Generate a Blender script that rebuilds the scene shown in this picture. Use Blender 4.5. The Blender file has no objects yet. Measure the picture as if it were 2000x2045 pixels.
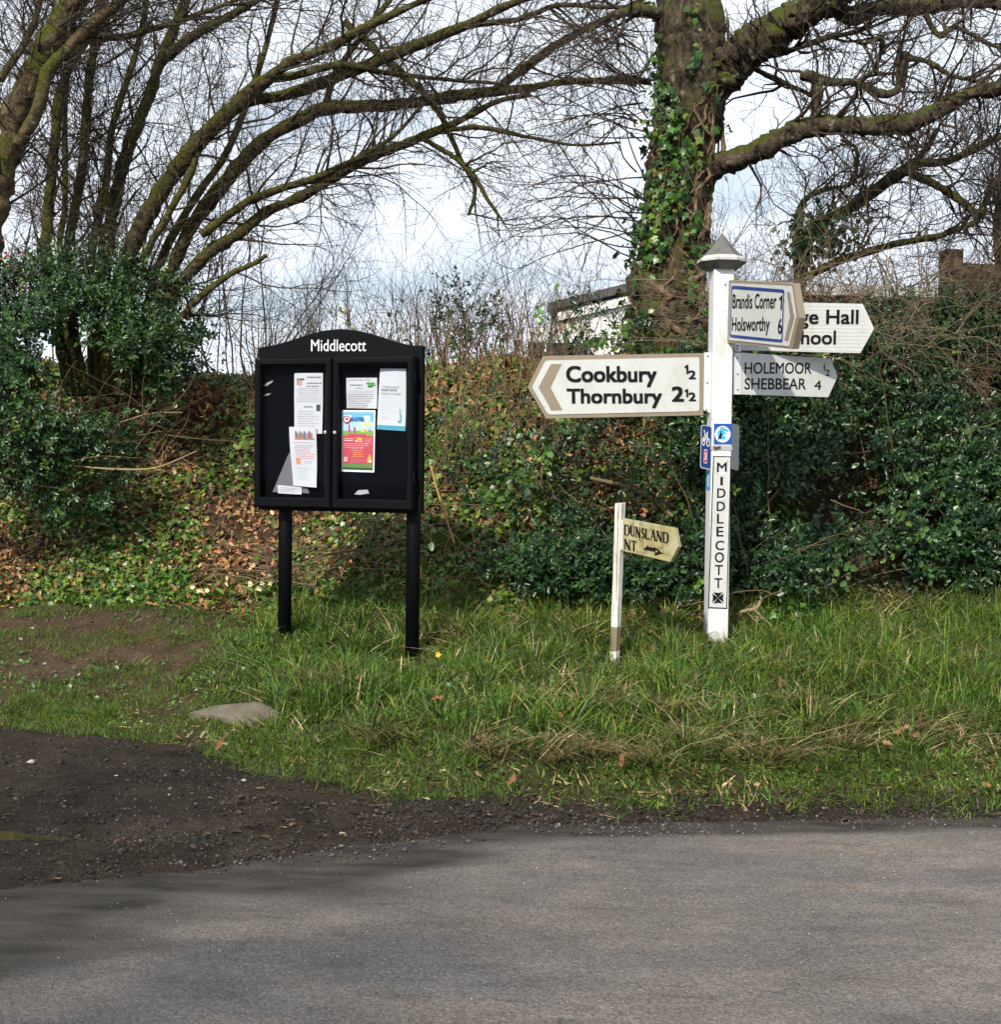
import bpy, math
import numpy as np
from mathutils import Matrix, Vector

rng = np.random.default_rng(11)
scene = bpy.context.scene
COL = scene.collection
RAD = math.radians

# ------------------------------------------------------------------ camera
FPX = 2600.0                       # focal length in photograph pixels (2000 wide)
PIT, ROL = RAD(2.03), RAD(1.2)
CAM = np.array([0.0, 0.0, 1.6])
_fw = np.array([0, math.cos(PIT), -math.sin(PIT)])
_r = np.array([1.0, 0, 0]); _u = np.array([0, math.sin(PIT), math.cos(PIT)])
CR = math.cos(ROL) * _r + math.sin(ROL) * _u
CU = -math.sin(ROL) * _r + math.cos(ROL) * _u
cd = bpy.data.cameras.new('camera')
cd.sensor_fit = 'HORIZONTAL'; cd.sensor_width = 36.0; cd.lens = 36.0 * FPX / 2000.0
cd.clip_start = 0.05; cd.clip_end = 3000
cam = bpy.data.objects.new('camera', cd); COL.objects.link(cam)
cam.matrix_world = Matrix(((CR[0], CU[0], -_fw[0], CAM[0]), (CR[1], CU[1], -_fw[1], CAM[1]),
                           (CR[2], CU[2], -_fw[2], CAM[2]), (0, 0, 0, 1)))
scene.camera = cam

# ------------------------------------------------------------------ world, sun, exposure
SUN_EL, SUN_AZ = RAD(40), RAD(24)          # sun stands behind the camera, to its left
w = bpy.data.worlds.new('World'); scene.world = w; w.use_nodes = True
nt = w.node_tree; nt.nodes.clear()
def wn(t): return nt.nodes.new(t)
out = wn('ShaderNodeOutputWorld'); bg = wn('ShaderNodeBackground')
sky = wn('ShaderNodeTexSky'); sky.sky_type = 'NISHITA'; sky.sun_disc = False
sky.sun_elevation = SUN_EL; sky.sun_rotation = RAD(180) + SUN_AZ
sky.air_density = 1.0; sky.dust_density = 0.6; sky.ozone_density = 1.2
tc = wn('ShaderNodeTexCoord'); mp = wn('ShaderNodeMapping'); mp.inputs['Scale'].default_value = (1.6, 1.6, 5.5)
mp.inputs['Location'].default_value = (3.1, 0.4, 0.35)
nz = wn('ShaderNodeTexNoise'); nz.inputs['Scale'].default_value = 1.7; nz.inputs['Detail'].default_value = 2; nz.inputs['Roughness'].default_value = 0.55
rp = wn('ShaderNodeValToRGB'); rp.color_ramp.elements[0].position = 0.20; rp.color_ramp.elements[1].position = 0.43
mx = wn('ShaderNodeMix'); mx.data_type = 'RGBA'
mx.inputs['B'].default_value = (10.6, 11.5, 12.8, 1)
bg.inputs['Strength'].default_value = 0.08
nt.links.new(tc.outputs['Generated'], mp.inputs['Vector']); nt.links.new(mp.outputs[0], nz.inputs['Vector'])
nt.links.new(nz.outputs['Fac'], rp.inputs['Fac']); nt.links.new(rp.outputs['Color'], mx.inputs['Factor'])
nt.links.new(sky.outputs[0], mx.inputs['A']); nt.links.new(mx.outputs['Result'], bg.inputs['Color'])
nt.links.new(bg.outputs[0], out.inputs['Surface'])
sl = bpy.data.lights.new('sun', 'SUN'); sl.energy = 4.8; sl.angle = RAD(1.3); sl.color = (1.0, 0.93, 0.81)
so = bpy.data.objects.new('sun', sl); COL.objects.link(so)
sd = Vector((math.sin(SUN_AZ) * math.cos(SUN_EL), math.cos(SUN_AZ) * math.cos(SUN_EL), -math.sin(SUN_EL)))
so.rotation_euler = sd.to_track_quat('-Z', 'Y').to_euler(); so.location = (-6, -12, 14)
vs = scene.view_settings
vs.view_transform = 'Standard'; vs.look = 'None'; vs.gamma = 1.0; vs.exposure = 0.36; vs.use_curve_mapping = False
scene.cycles.use_denoising = True
scene.cycles.max_bounces = 4; scene.cycles.diffuse_bounces = 2; scene.cycles.glossy_bounces = 1
scene.cycles.transmission_bounces = 4; scene.cycles.transparent_max_bounces = 8
scene.cycles.use_adaptive_sampling = True; scene.cycles.adaptive_threshold = 0.02
scene.cycles.sample_clamp_indirect = 4.0; scene.cycles.use_light_tree = False

# ------------------------------------------------------------------ measuring helpers
def ray(px, py):
    return _fw + (px - 1000.0) / FPX * CR - (py - 1022.5) / FPX * CU
def at(px, py, Y):
    d = ray(px, py); return CAM + d * (Y / d[1])
def mpp(Y): return Y / FPX          # metres for one photograph pixel at distance Y

# ------------------------------------------------------------------ noise
def _hash(ix, iy, iz, seed):
    h = (ix.astype(np.int64) * 374761393 + iy.astype(np.int64) * 668265263 + iz.astype(np.int64) * 2147483647 + seed * 1274126177) & 0xFFFFFFFF
    h = ((h ^ (h >> 13)) * 1274126177) & 0xFFFFFFFF
    h = (h ^ (h >> 16)) & 0xFFFFFFFF
    return h.astype(np.float64) / 4294967295.0
def vnoise(x, y, z=0.0, seed=0):
    x, y, z = np.broadcast_arrays(np.asarray(x, float), np.asarray(y, float), np.asarray(z, float))
    fx, fy, fz = np.floor(x), np.floor(y), np.floor(z)
    ix, iy, iz = fx.astype(int), fy.astype(int), fz.astype(int)
    tx, ty, tz = [t * t * (3 - 2 * t) for t in (x - fx, y - fy, z - fz)]
    r = 0
    for a in (0, 1):
        for b in (0, 1):
            for c in (0, 1):
                wgt = (tx if a else 1 - tx) * (ty if b else 1 - ty) * (tz if c else 1 - tz)
                r = r + wgt * _hash(ix + a, iy + b, iz + c, seed)
    return r
def fbm(x, y, z=0.0, o=4, seed=0):
    r, a, s = 0, 0.5, 0
    for i in range(o):
        k = 2.03 ** i
        r = r + a * vnoise(np.asarray(x) * k, np.asarray(y) * k, np.asarray(z) * k, seed + i * 17); s += a; a *= 0.5
    return r / s
def sstep(a, b, x):
    t = np.clip((np.asarray(x) - a) / (b - a), 0, 1); return t * t * (3 - 2 * t)

# ------------------------------------------------------------------ mesh helpers
def make_mesh(name, V, F, cols=None, smooth=False):
    """V (n,3); F a list of int arrays (m,3) / (m,4)"""
    me = bpy.data.meshes.new(name)
    V = np.ascontiguousarray(V, dtype=np.float32)
    F = [np.asarray(f, dtype=np.int32) for f in F if len(f)]
    me.vertices.add(len(V)); me.vertices.foreach_set('co', V.ravel())
    idx = np.concatenate([f.ravel() for f in F]); tot = np.concatenate([np.full(len(f), f.shape[1], np.int32) for f in F])
    st = np.concatenate([[0], np.cumsum(tot)[:-1]]).astype(np.int32)
    me.loops.add(len(idx)); me.loops.foreach_set('vertex_index', idx)
    me.polygons.add(len(tot)); me.polygons.foreach_set('loop_start', st); me.polygons.foreach_set('loop_total', tot)
    if smooth: me.polygons.foreach_set('use_smooth', np.ones(len(tot), bool))
    me.update(calc_edges=True)
    if cols is not None:
        a = me.attributes.new('Col', 'FLOAT_COLOR', 'POINT')
        c = np.ones((len(V), 4), np.float32); c[:, :3] = cols
        a.data.foreach_set('color', c.ravel())
    return me
def link(name, me, mat=None, parent=None, label=None, cat=None, group=None, kind=None):
    if mat is not None and len(me.materials) == 0: me.materials.append(mat)
    o = bpy.data.objects.new(name, me); COL.objects.link(o)
    if parent is not None: o.parent = parent
    tag(o, label, cat, group, kind); return o
def tag(o, label=None, cat=None, group=None, kind=None):
    if label: o['label'] = label
    if cat: o['category'] = cat
    if group: o['group'] = group
    if kind: o['kind'] = kind
def empty(name, loc, label, cat, group=None, rot=None):
    o = bpy.data.objects.new(name, None); COL.objects.link(o); o.empty_display_size = 0.1
    o.location = loc
    if rot is not None: o.rotation_euler = rot
    tag(o, label, cat, group); return o
class MB:
    """collects prisms and boxes, with an optional local frame (R,t)"""
    def __init__(s): s.V = []; s.F3 = []; s.F4 = []; s.n = 0; s.poly = []
    def add(s, V, F):
        V = np.asarray(V, float); s.V.append(V)
        for f in F: s.poly.append([i + s.n for i in f])
        s.n += len(V)
    def box(s, x0, x1, y0, y1, z0, z1):
        s.add([(x0, y0, z0), (x1, y0, z0), (x1, y1, z0), (x0, y1, z0), (x0, y0, z1), (x1, y0, z1), (x1, y1, z1), (x0, y1, z1)],
              [(0, 3, 2, 1), (4, 5, 6, 7), (0, 1, 5, 4), (1, 2, 6, 5), (2, 3, 7, 6), (3, 0, 4, 7)])
    def prism(s, pts, y0, y1):
        """outline pts [(x,z)] counter-clockwise seen from the front (-y)"""
        n = len(pts)
        V = [(p[0], y0, p[1]) for p in pts] + [(p[0], y1, p[1]) for p in pts]
        F = [list(range(n)), list(range(2 * n - 1, n - 1, -1))] + [(i, i + n, (i + 1) % n + n, (i + 1) % n) for i in range(n)]
        s.add(V, F)
    def cyl(s, c, ax, r0, r1, L, n=12):
        """cylinder / cone from c along axis ax"""
        ax = np.asarray(ax, float); ax /= np.linalg.norm(ax)
        ref = np.array([0, 0, 1.0]) if abs(ax[2]) < .9 else np.array([1.0, 0, 0])
        U = np.cross(ax, ref); U /= np.linalg.norm(U); W = np.cross(ax, U)
        a = np.linspace(0, 2 * math.pi, n, endpoint=False)
        ring = np.cos(a)[:, None] * U + np.sin(a)[:, None] * W
        c = np.asarray(c, float)
        V = np.concatenate([c + ring * r0, c + ax * L + ring * r1])
        s.add(V, [list(range(n))[::-1], list(range(n, 2 * n))] + [(i, (i + 1) % n, (i + 1) % n + n, i + n) for i in range(n)])
    def build(s, name, mat, parent=None, bevel=0, smooth=False, **kw):
        me = bpy.data.meshes.new(name)
        me.from_pydata([tuple(v) for v in np.concatenate(s.V)], [], [tuple(p) for p in s.poly]); me.update()
        if smooth:
            me.polygons.foreach_set('use_smooth', np.ones(len(me.polygons), bool))
        o = link(name, me, mat, parent, **kw)
        if bevel:
            b = o.modifiers.new('bevel', 'BEVEL'); b.width = bevel; b.segments = 2; b.limit_method = 'ANGLE'; b.angle_limit = RAD(40)
        return o

def tube_batch(P, R, s=3):
    """P (M,N,3) centre lines, R (M,N) radii -> V, quads"""
    M, N, _ = P.shape
    T = np.gradient(P, axis=1); T /= np.linalg.norm(T, axis=2, keepdims=True) + 1e-9
    mt = T.mean(1); ref = np.zeros((M, 3)); ref[np.arange(M), np.argmin(np.abs(mt), 1)] = 1
    U = np.cross(T, ref[:, None]); U /= np.linalg.norm(U, axis=2, keepdims=True) + 1e-9
    W = np.cross(T, U)
    a = np.linspace(0, 2 * math.pi, s, endpoint=False)
    V = P[:, :, None] + R[:, :, None, None] * (np.cos(a)[:, None] * U[:, :, None] + np.sin(a)[:, None] * W[:, :, None])
    m, n, k = np.meshgrid(np.arange(M), np.arange(N - 1), np.arange(s), indexing='ij')
    b = m * N * s + n * s; k2 = (k + 1) % s
    F = np.stack([b + k, b + k2, b + s + k2, b + s + k], -1).reshape(-1, 4)
    return V.reshape(-1, 3), F
def tubes(batches, sides=3):
    Vs, Fs, n = [], [], 0
    for i, (P, R) in enumerate(batches):
        s = sides[i] if isinstance(sides, (list, tuple)) else sides
        V, F = tube_batch(P, R, s); Vs.append(V); Fs.append(F + n); n += len(V)
    return np.concatenate(Vs), np.concatenate(Fs)
def unit(a): return a / (np.linalg.norm(a, axis=-1, keepdims=True) + 1e-9)
def walk(p, d, L, n, wander, grav, r0, r1):
    """p,d (M,3) L,r0,r1 (M,) -> curves"""
    M = len(p); P = np.zeros((M, n, 3)); P[:, 0] = p; d = unit(d)
    for i in range(1, n):
        d = unit(d + rng.normal(0, wander, (M, 3)) + np.array([0, 0, 1.0]) * (grav[:, None] if np.ndim(grav) else grav))
        P[:, i] = P[:, i - 1] + d * (np.asarray(L) / (n - 1))[:, None]
    t = np.linspace(0, 1, n)[None]
    return P, np.asarray(r0)[:, None] * (1 - t) + np.asarray(r1)[:, None] * t
def spawn(P, R, k, t0=.15, t1=1.0, ang=(35, 70), bias=(0, 0, 0), bw=0.0):
    """k children spread over the curves P by length -> start, dir, parent radius there, t"""
    M, N, _ = P.shape
    L = np.linalg.norm(np.diff(P, axis=1), axis=2).sum(1)
    m = rng.choice(M, k, p=L / L.sum()); t = rng.uniform(t0, t1, k) * (N - 1)
    i = np.minimum(t.astype(int), N - 2); f = (t - i)[:, None]
    p = P[m, i] * (1 - f) + P[m, i + 1] * f; T = unit(P[m, i + 1] - P[m, i])
    perp = unit(np.cross(T, rng.normal(0, 1, (k, 3)))); a = np.radians(rng.uniform(ang[0], ang[1], k))[:, None]
    d = unit(T * np.cos(a) + perp * np.sin(a) + np.asarray(bias) * bw)
    r = R[m, i] * (1 - f[:, 0]) + R[m, i + 1] * f[:, 0]
    return p, d, r, t / (N - 1)
def smooth_line(pts, n):
    """Catmull-Rom resample of (m,k) control points to n"""
    pts = np.asarray(pts, float); q = np.concatenate([[2 * pts[0] - pts[1]], pts, [2 * pts[-1] - pts[-2]]])
    seg = np.linalg.norm(np.diff(pts[:, :2], axis=0), axis=1); cum = np.concatenate([[0], np.cumsum(seg)])
    s = np.linspace(0, cum[-1], n); i = np.clip(np.searchsorted(cum, s, 'right') - 1, 0, len(pts) - 2)
    t = ((s - cum[i]) / seg[i])[:, None]
    p0, p1, p2, p3 = q[i], q[i + 1], q[i + 2], q[i + 3]
    return .5 * (2 * p1 + (p2 - p0) * t + (2 * p0 - 5 * p1 + 4 * p2 - p3) * t ** 2 + (3 * p1 - p0 - 3 * p2 + p3) * t ** 3)
def limb(ctrl, n=24, wob=.012):
    """ctrl rows: px, py, distance, radius in px -> world curve"""
    c = smooth_line(ctrl, n)
    P = np.array([at(a[0], a[1], a[2]) for a in c]); R = c[:, 3] * c[:, 2] / FPX
    P += rng.normal(0, 1, P.shape) * wob * np.minimum(R[:, None] * 8, 1)
    R = R * (1 + rng.normal(0, .05, len(R)))
    return P[None], np.maximum(R, .001)[None]

def scatter(tV, tF, pos, X, N, size, col=None, cj=0.0):
    """copies of a small leaf outline: X leaf axis, N leaf normal"""
    X = unit(X); Yv = unit(np.cross(N, X)); Z = np.cross(X, Yv)
    size = np.asarray(size); S = size[:, None] if size.ndim == 1 else size
    tV = np.asarray(tV, float)
    V = pos[:, None] + S[:, None] * (tV[None, :, :1] * X[:, None] + tV[None, :, 1:2] * Yv[:, None] + tV[None, :, 2:3] * Z[:, None])
    k = len(tV); F = (np.asarray(tF)[None] + (np.arange(len(pos)) * k)[:, None, None]).reshape(-1, np.asarray(tF).shape[1])
    c = None if col is None else np.repeat(col, k, 0)
    return V.reshape(-1, 3), F, c
def mixcol(M, cols, wts=None, jit=.12):
    cols = np.asarray(cols, float); i = rng.choice(len(cols), M, p=None if wts is None else np.asarray(wts) / np.sum(wts))
    return cols[i] * np.exp(rng.normal(0, jit, (M, 1))) * np.exp(rng.normal(0, .05, (M, 3)))
def fan(outline, centre):
    V = [centre] + outline; n = len(outline)
    return np.array(V, float), np.array([(0, i + 1, (i + 1) % n + 1) for i in range(n)])
HOLLY = fan([(0, 0, 0), (.2, .15, .05), (.36, .27, .12), (.5, .15, .06), (.68, .22, .1), (1, 0, -.04), (.68, -.22, .1), (.5, -.15, .06), (.36, -.27, .12), (.2, -.15, .05)], (.5, 0, -.01))
IVY = fan([(0, 0, 0), (-.06, .3, -.04), (.24, .28, .02), (.4, .52, -.05), (.56, .24, .02), (1, 0, -.08), (.56, -.24, .02), (.4, -.52, -.05), (.24, -.28, .02), (-.06, -.3, -.04)], (.36, 0, .05))
OAKLEAF = fan([(0, 0, 0), (.2, .16, .08), (.34, .1, .04), (.5, .26, .14), (.64, .16, .07), (.8, .2, .12), (1, 0, .1), (.8, -.2, .02), (.64, -.16, .05), (.5, -.26, .12), (.34, -.1, .03), (.2, -.16, .07)], (.5, 0, -.03))
ROUND = fan([(0, 0, 0), (.25, .28, .06), (.6, .33, .06), (.9, .18, .02), (1, 0, 0), (.9, -.18, .02), (.6, -.33, .06), (.25, -.28, .06)], (.5, 0, -.02))
LONG = fan([(0, 0, 0), (.3, .13, .05), (.65, .17, .09), (.9, .09, .03), (1, 0, -.03), (.9, -.09, .03), (.65, -.17, .09), (.3, -.13, .05)], (.5, 0, .02))

# ------------------------------------------------------------------ materials
def mat(name, build):
    m = bpy.data.materials.new(name); m.use_nodes = True; n = m.node_tree; n.nodes.clear()
    o = n.nodes.new('ShaderNodeOutputMaterial'); g = G(n)
    n.links.new(build(g), o.inputs['Surface']); return m
class G:
    def __init__(s, n): s.n = n
    def node(s, t, **kw):
        d = s.n.nodes.new(t)
        for k, v in kw.items(): setattr(d, k, v)
        return d
    def put(s, sock, v):
        if hasattr(v, 'is_linked') or isinstance(v, bpy.types.NodeSocket): s.n.links.new(v, sock)
        else:
            if isinstance(v, (tuple, list)) and len(v) == 3 and sock.type == 'RGBA': v = (*v, 1)
            sock.default_value = v
    def pos(s): return s.node('ShaderNodeNewGeometry').outputs['Position']
    def nrm(s): return s.node('ShaderNodeNewGeometry').outputs['Normal']
    def obj(s): return s.node('ShaderNodeTexCoord').outputs['Object']
    def scale(s, v, k):
        d = s.node('ShaderNodeMapping'); d.inputs['Scale'].default_value = k; s.put(d.inputs['Vector'], v); return d.outputs[0]
    def noise(s, v, sc, det=4, rough=.55):
        d = s.node('ShaderNodeTexNoise'); s.put(d.inputs['Vector'], v); d.inputs['Scale'].default_value = sc
        d.inputs['Detail'].default_value = det; d.inputs['Roughness'].default_value = rough; return d.outputs['Fac']
    def voro(s, v, sc, feat='F1'):
        d = s.node('ShaderNodeTexVoronoi', feature=feat); s.put(d.inputs['Vector'], v); d.inputs['Scale'].default_value = sc; return d.outputs
    def ramp(s, f, *st):
        d = s.node('ShaderNodeValToRGB'); e = d.color_ramp.elements
        while len(e) < len(st): e.new(.5)
        for i, (p, c) in enumerate(st):
            e[i].position = p; e[i].color = (c, c, c, 1) if not isinstance(c, tuple) else (*c, 1)
        s.put(d.inputs['Fac'], f); return d.outputs['Color']
    def mix(s, f, a, b, mode='MIX'):
        d = s.node('ShaderNodeMix', data_type='RGBA', blend_type=mode)
        s.put(d.inputs['Factor'], f); s.put(d.inputs['A'], a); s.put(d.inputs['B'], b); return d.outputs['Result']
    def math(s, op, a, b=0.0, clamp=False):
        d = s.node('ShaderNodeMath', operation=op, use_clamp=clamp); s.put(d.inputs[0], a); s.put(d.inputs[1], b); return d.outputs[0]
    def attr(s, name): return s.node('ShaderNodeAttribute', attribute_name=name).outputs
    def sep(s, v):
        d = s.node('ShaderNodeSeparateXYZ'); s.put(d.inputs[0], v); return d.outputs
    def bump(s, h, st=.3, dist=.01):
        d = s.node('ShaderNodeBump'); d.inputs['Strength'].default_value = st; d.inputs['Distance'].default_value = dist
        s.put(d.inputs['Height'], h); return d.outputs[0]
    def bsdf(s, col, rough=.6, spec=.5, normal=None, metal=0.0, coat=0.0):
        d = s.node('ShaderNodeBsdfPrincipled'); s.put(d.inputs['Base Color'], col); s.put(d.inputs['Roughness'], rough)
        s.put(d.inputs['Specular IOR Level'], spec); s.put(d.inputs['Metallic'], metal); s.put(d.inputs['Coat Weight'], coat)
        if normal is not None: s.put(d.inputs['Normal'], normal)
        return d.outputs[0]
    def addtrans(s, b, col, f):
        t = s.node('ShaderNodeBsdfTranslucent'); s.put(t.inputs['Color'], col)
        m = s.node('ShaderNodeMixShader'); m.inputs[0].default_value = f
        s.n.links.new(b, m.inputs[1]); s.n.links.new(t.outputs[0], m.inputs[2]); return m.outputs[0]

def leafmat(name, rough, spec, tr):
    def b(g):
        c = g.attr('Col')['Color']; v = g.noise(g.pos(), 60, 2)
        c = g.mix(1.0, c, g.ramp(v, (.3, .75), (.7, 1.2)), 'MULTIPLY')
        return g.addtrans(g.bsdf(c, rough, spec), c, tr)
    return mat(name, b)
M_HOLLY = leafmat('holly leaf', .36, .45, .08)
M_IVY = leafmat('ivy leaf', .38, .5, .15)
M_DEAD = leafmat('dead leaf', .75, .25, .15)
M_GRASS = leafmat('grass blade', .5, .35, .3)
M_TWIG = mat('twig bark', lambda g: g.bsdf(g.attr('Col')['Color'], .8, .25))

def bark(name, dark, light, moss, mossamt, stretch=(1, 1, .35), sc=9.0):
    def b(g):
        p = g.pos(); q = g.scale(p, stretch)
        n1 = g.noise(q, sc, 6, .65); n2 = g.noise(p, 2.6, 4); n3 = g.noise(p, 26, 3)
        c = g.mix(g.ramp(n1, (.36, 0.0), (.64, 1.0)), dark, light)
        lich = g.ramp(g.noise(p, 14, 3), (.62, 0.0), (.68, 1.0))
        c = g.mix(g.math('MULTIPLY', lich, .45), c, (.30, .31, .25))
        up = g.sep(g.nrm())[2]
        mm = g.math('ADD', g.math('MULTIPLY', up, .38), g.math('ADD', n2, mossamt))
        mm = g.math('ADD', mm, g.math('MULTIPLY', n3, .25))
        m = g.ramp(mm, (.64, 0.0), (.80, 1.0))
        c = g.mix(m, c, g.mix(n3, moss, (moss[0] * .5, moss[1] * .55, moss[2] * .5)))
        h = g.math('ADD', g.math('MULTIPLY', n1, 1.0), g.math('MULTIPLY', n3, .35))
        return g.bsdf(c, .88, .2, g.bump(h, 1.0, .05))
    return mat(name, b)
M_OAKBARK = bark('oak bark', (.012, .009, .006), (.105, .080, .052), (.075, .082, .012), -.02, (1, 1, .35), 24)
M_HAZELBARK = bark('hazel bark', (.016, .012, .007), (.105, .080, .042), (.085, .082, .011), .10, (1, 1, .8), 24)
M_MOSSBARK = bark('mossy bark', (.045, .03, .018), (.15, .11, .06), (.075, .078, .010), .08, (1, 1, .4), 12)

def paint(name, col, rough=.45, dirt=.25, dsc=7.0, dcol=(.25, .24, .19), spec=.4, speck=0.0):
    def b(g):
        p = g.pos(); n = g.noise(g.scale(p, (1, 1, .4)), dsc, 6, .65)
        c = g.mix(g.math('MULTIPLY', g.ramp(n, (.48, 0.0), (.78, 1.0)), dirt), col, dcol)
        if speck:
            s = g.ramp(g.noise(p, 55, 3, .6), (.66, 0.0), (.70, 1.0)); c = g.mix(g.math('MULTIPLY', s, speck), c, (.12, .12, .08))
        return g.bsdf(c, g.math('ADD', rough, g.math('MULTIPLY', n, .15)), spec, g.bump(n, .08, .004))
    return mat(name, b)
M_WHITE = paint('white paint', (.60, .61, .63), .42, .55, 7, (.26, .26, .17))
M_WHITEP = paint('white plate', (.46, .475, .465), .4, .4, 9, (.27, .26, .19), speck=.6)
M_TAN = paint('tan border paint', (.215, .175, .125), .5, .3, 9, (.12, .1, .07), speck=.4)
M_BLACKL = paint('black lettering', (.006, .006, .007), .55, .05, 20, (.1, .1, .1), .12)
M_BLUE = paint('blue sign film', (.006, .035, .17), .35, .1)
M_BLUE2 = paint('bright blue film', (.005, .065, .28), .35, .1)
M_SKYB = paint('light blue film', (.03, .34, .66), .4, .1)
M_RED = paint('red sign film', (.42, .02, .022), .35, .1)
M_GREY = paint('galvanised grey', (.33, .34, .34), .4, .35, 14, (.2, .2, .19))
M_BLACK = paint('black powder coat', (.002, .0024, .0035), .4, .02, 6, (.02, .02, .02), .10)
M_BACK = paint('black felt', (.0015, .002, .0035), .9, .04, 10, (.012, .014, .02), .05)
M_LEAD = paint('weathered lead cap', (.10, .096, .088), .4, .95, 16, (.022, .019, .011), .5)
M_RIM = paint('flaking white rim', (.42, .42, .40), .5, .9, 16, (.09, .085, .06), .4)
M_SILVER = mat('lock metal', lambda g: g.bsdf((.75, .75, .73), .25, .5, metal=1.0))
M_BOLT = mat('bolt metal', lambda g: g.bsdf((.10, .085, .07), .55, .4, metal=.6))
M_PAPER = mat('paper', lambda g: g.bsdf(g.attr('Col')['Color'], .7, .3))
def glass_b(g):
    t = g.node('ShaderNodeBsdfTransparent'); t.inputs[0].default_value = (.95, .96, .97, 1)
    s = g.node('ShaderNodeBsdfGlossy'); s.inputs['Roughness'].default_value = 0.0; s.inputs['Color'].default_value = (.8, .85, .9, 1)
    m = g.node('ShaderNodeMixShader'); m.inputs[0].default_value = .004
    g.n.links.new(t.outputs[0], m.inputs[1]); g.n.links.new(s.outputs[0], m.inputs[2]); return m.outputs[0]
M_GLASS = mat('door glazing', glass_b)
def old_paint_b(g):
    p = g.pos(); n = g.noise(g.scale(p, (1, 1, .25)), 22, 6, .7); n2 = g.noise(p, 5, 4)
    c = g.mix(g.ramp(n, (.40, 0.0), (.70, 1.0)), (.62, .62, .58), (.33, .31, .25))
    z = g.sep(p)[2]
    zz = g.math('ADD', z, g.math('MULTIPLY', n2, .05))
    bare = g.math('MULTIPLY', g.math('GREATER_THAN', zz, .51), g.math('LESS_THAN', zz, .665))
    c = g.mix(bare, c, g.mix(n, (.14, .115, .07), (.22, .185, .12)))
    crack = g.ramp(g.noise(g.scale(p, (60, 60, 2.2)), 1.0, 3), (.60, 0.0), (.64, 1.0))
    c = g.mix(g.math('MULTIPLY', crack, .8), c, (.07, .06, .04))
    return g.bsdf(c, .7, .25, g.bump(n, .4, .006))
M_OLDPOST = mat('flaking white paint on timber', old_paint_b)
def lichen_b(g):
    p = g.pos(); n = g.noise(p, 18, 6, .7); n2 = g.noise(p, 5, 3)
    c = g.mix(g.ramp(n2, (.35, 0.0), (.65, 1.0)), (.36, .33, .215), (.29, .255, .115))
    c = g.mix(g.ramp(n, (.46, 0.0), (.70, 1.0)), c, (.13, .115, .05))
    return g.bsdf(c, .75, .2, g.bump(n, .4, .005))
M_LICHEN = mat('lichened board', lichen_b)
M_TIMBER = mat('weathered fence timber', lambda g: (lambda n: g.bsdf(g.mix(g.ramp(n, (.3, 0.0), (.7, 1.0)), (.10, .065, .035), (.22, .155, .095)), .8, .2, g.bump(n, .5, .01)))(g.noise(g.scale(g.pos(), (1.2, 8, 14)), 4, 5, .6)))
M_STONE = mat('concrete slab', lambda g: (lambda n, n2: g.bsdf(g.mix(g.ramp(n2, (.4, 0.0), (.7, 1.0)), g.mix(n, (.06, .049, .039), (.125, .104, .084)), (.13, .12, .085)), .85, .2, g.bump(n, .5, .006)))(g.noise(g.pos(), 45, 5, .7), g.noise(g.pos(), 9, 4)))
M_COL = mat('stone and oddments', lambda g: g.bsdf(g.attr('Col')['Color'], .75, .3))
M_HWALL = paint('white house render', (.80, .80, .79), .7, .12, 2)
M_HROOF = paint('dark house roof', (.05, .05, .055), .6, .3, 3, (.1, .1, .1))
M_HWIN = mat('house window glass', lambda g: g.bsdf((.035, .038, .055), .3, .4))
M_SHED = paint('pale shed roofing', (.42, .42, .41), .7, .5, 3, (.2, .2, .18))

# ------------------------------------------------------------------ ground shape
EX = np.array([-60, -8, -5, -2.85, -1.78, -1.18, -.37, .6, 2.38, 6, 60.]); EY = np.array([9.5, 8.6, 7.9, 7.42, 7.12, 6.5, 6.05, 5.98, 6.2, 6.6, 9.])
RX = np.array([-60, -8, -4, -1.8, -.97, -.17, .11, 1.13, 2.32, 6, 60.]); RY = np.array([4.6, 4.5, 4.45, 4.72, 5.1, 5.58, 5.76, 5.88, 6.02, 6.4, 8.8])
TX = np.array([-60, -6, -3.8, -2.2, -1.2, -.2, 1.4, 2.4, 4, 60.]); TY = np.array([11.5, 10.4, 9.9, 9.55, 9.15, 8.85, 8.75, 8.85, 9.2, 12.])
ZX = np.array([-60, -4, -1.6, -.5, .5, 1.6, 3, 60.]); ZT = np.array([2.4, 2.4, 2.36, 2.42, 2.4, 2.35, 2.35, 2.3])
def Ed(x): return np.interp(x, EX, EY)
def Rd(x): return np.interp(x, RX, RY)
def Td(x): return np.interp(x, TX, TY)
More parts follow.
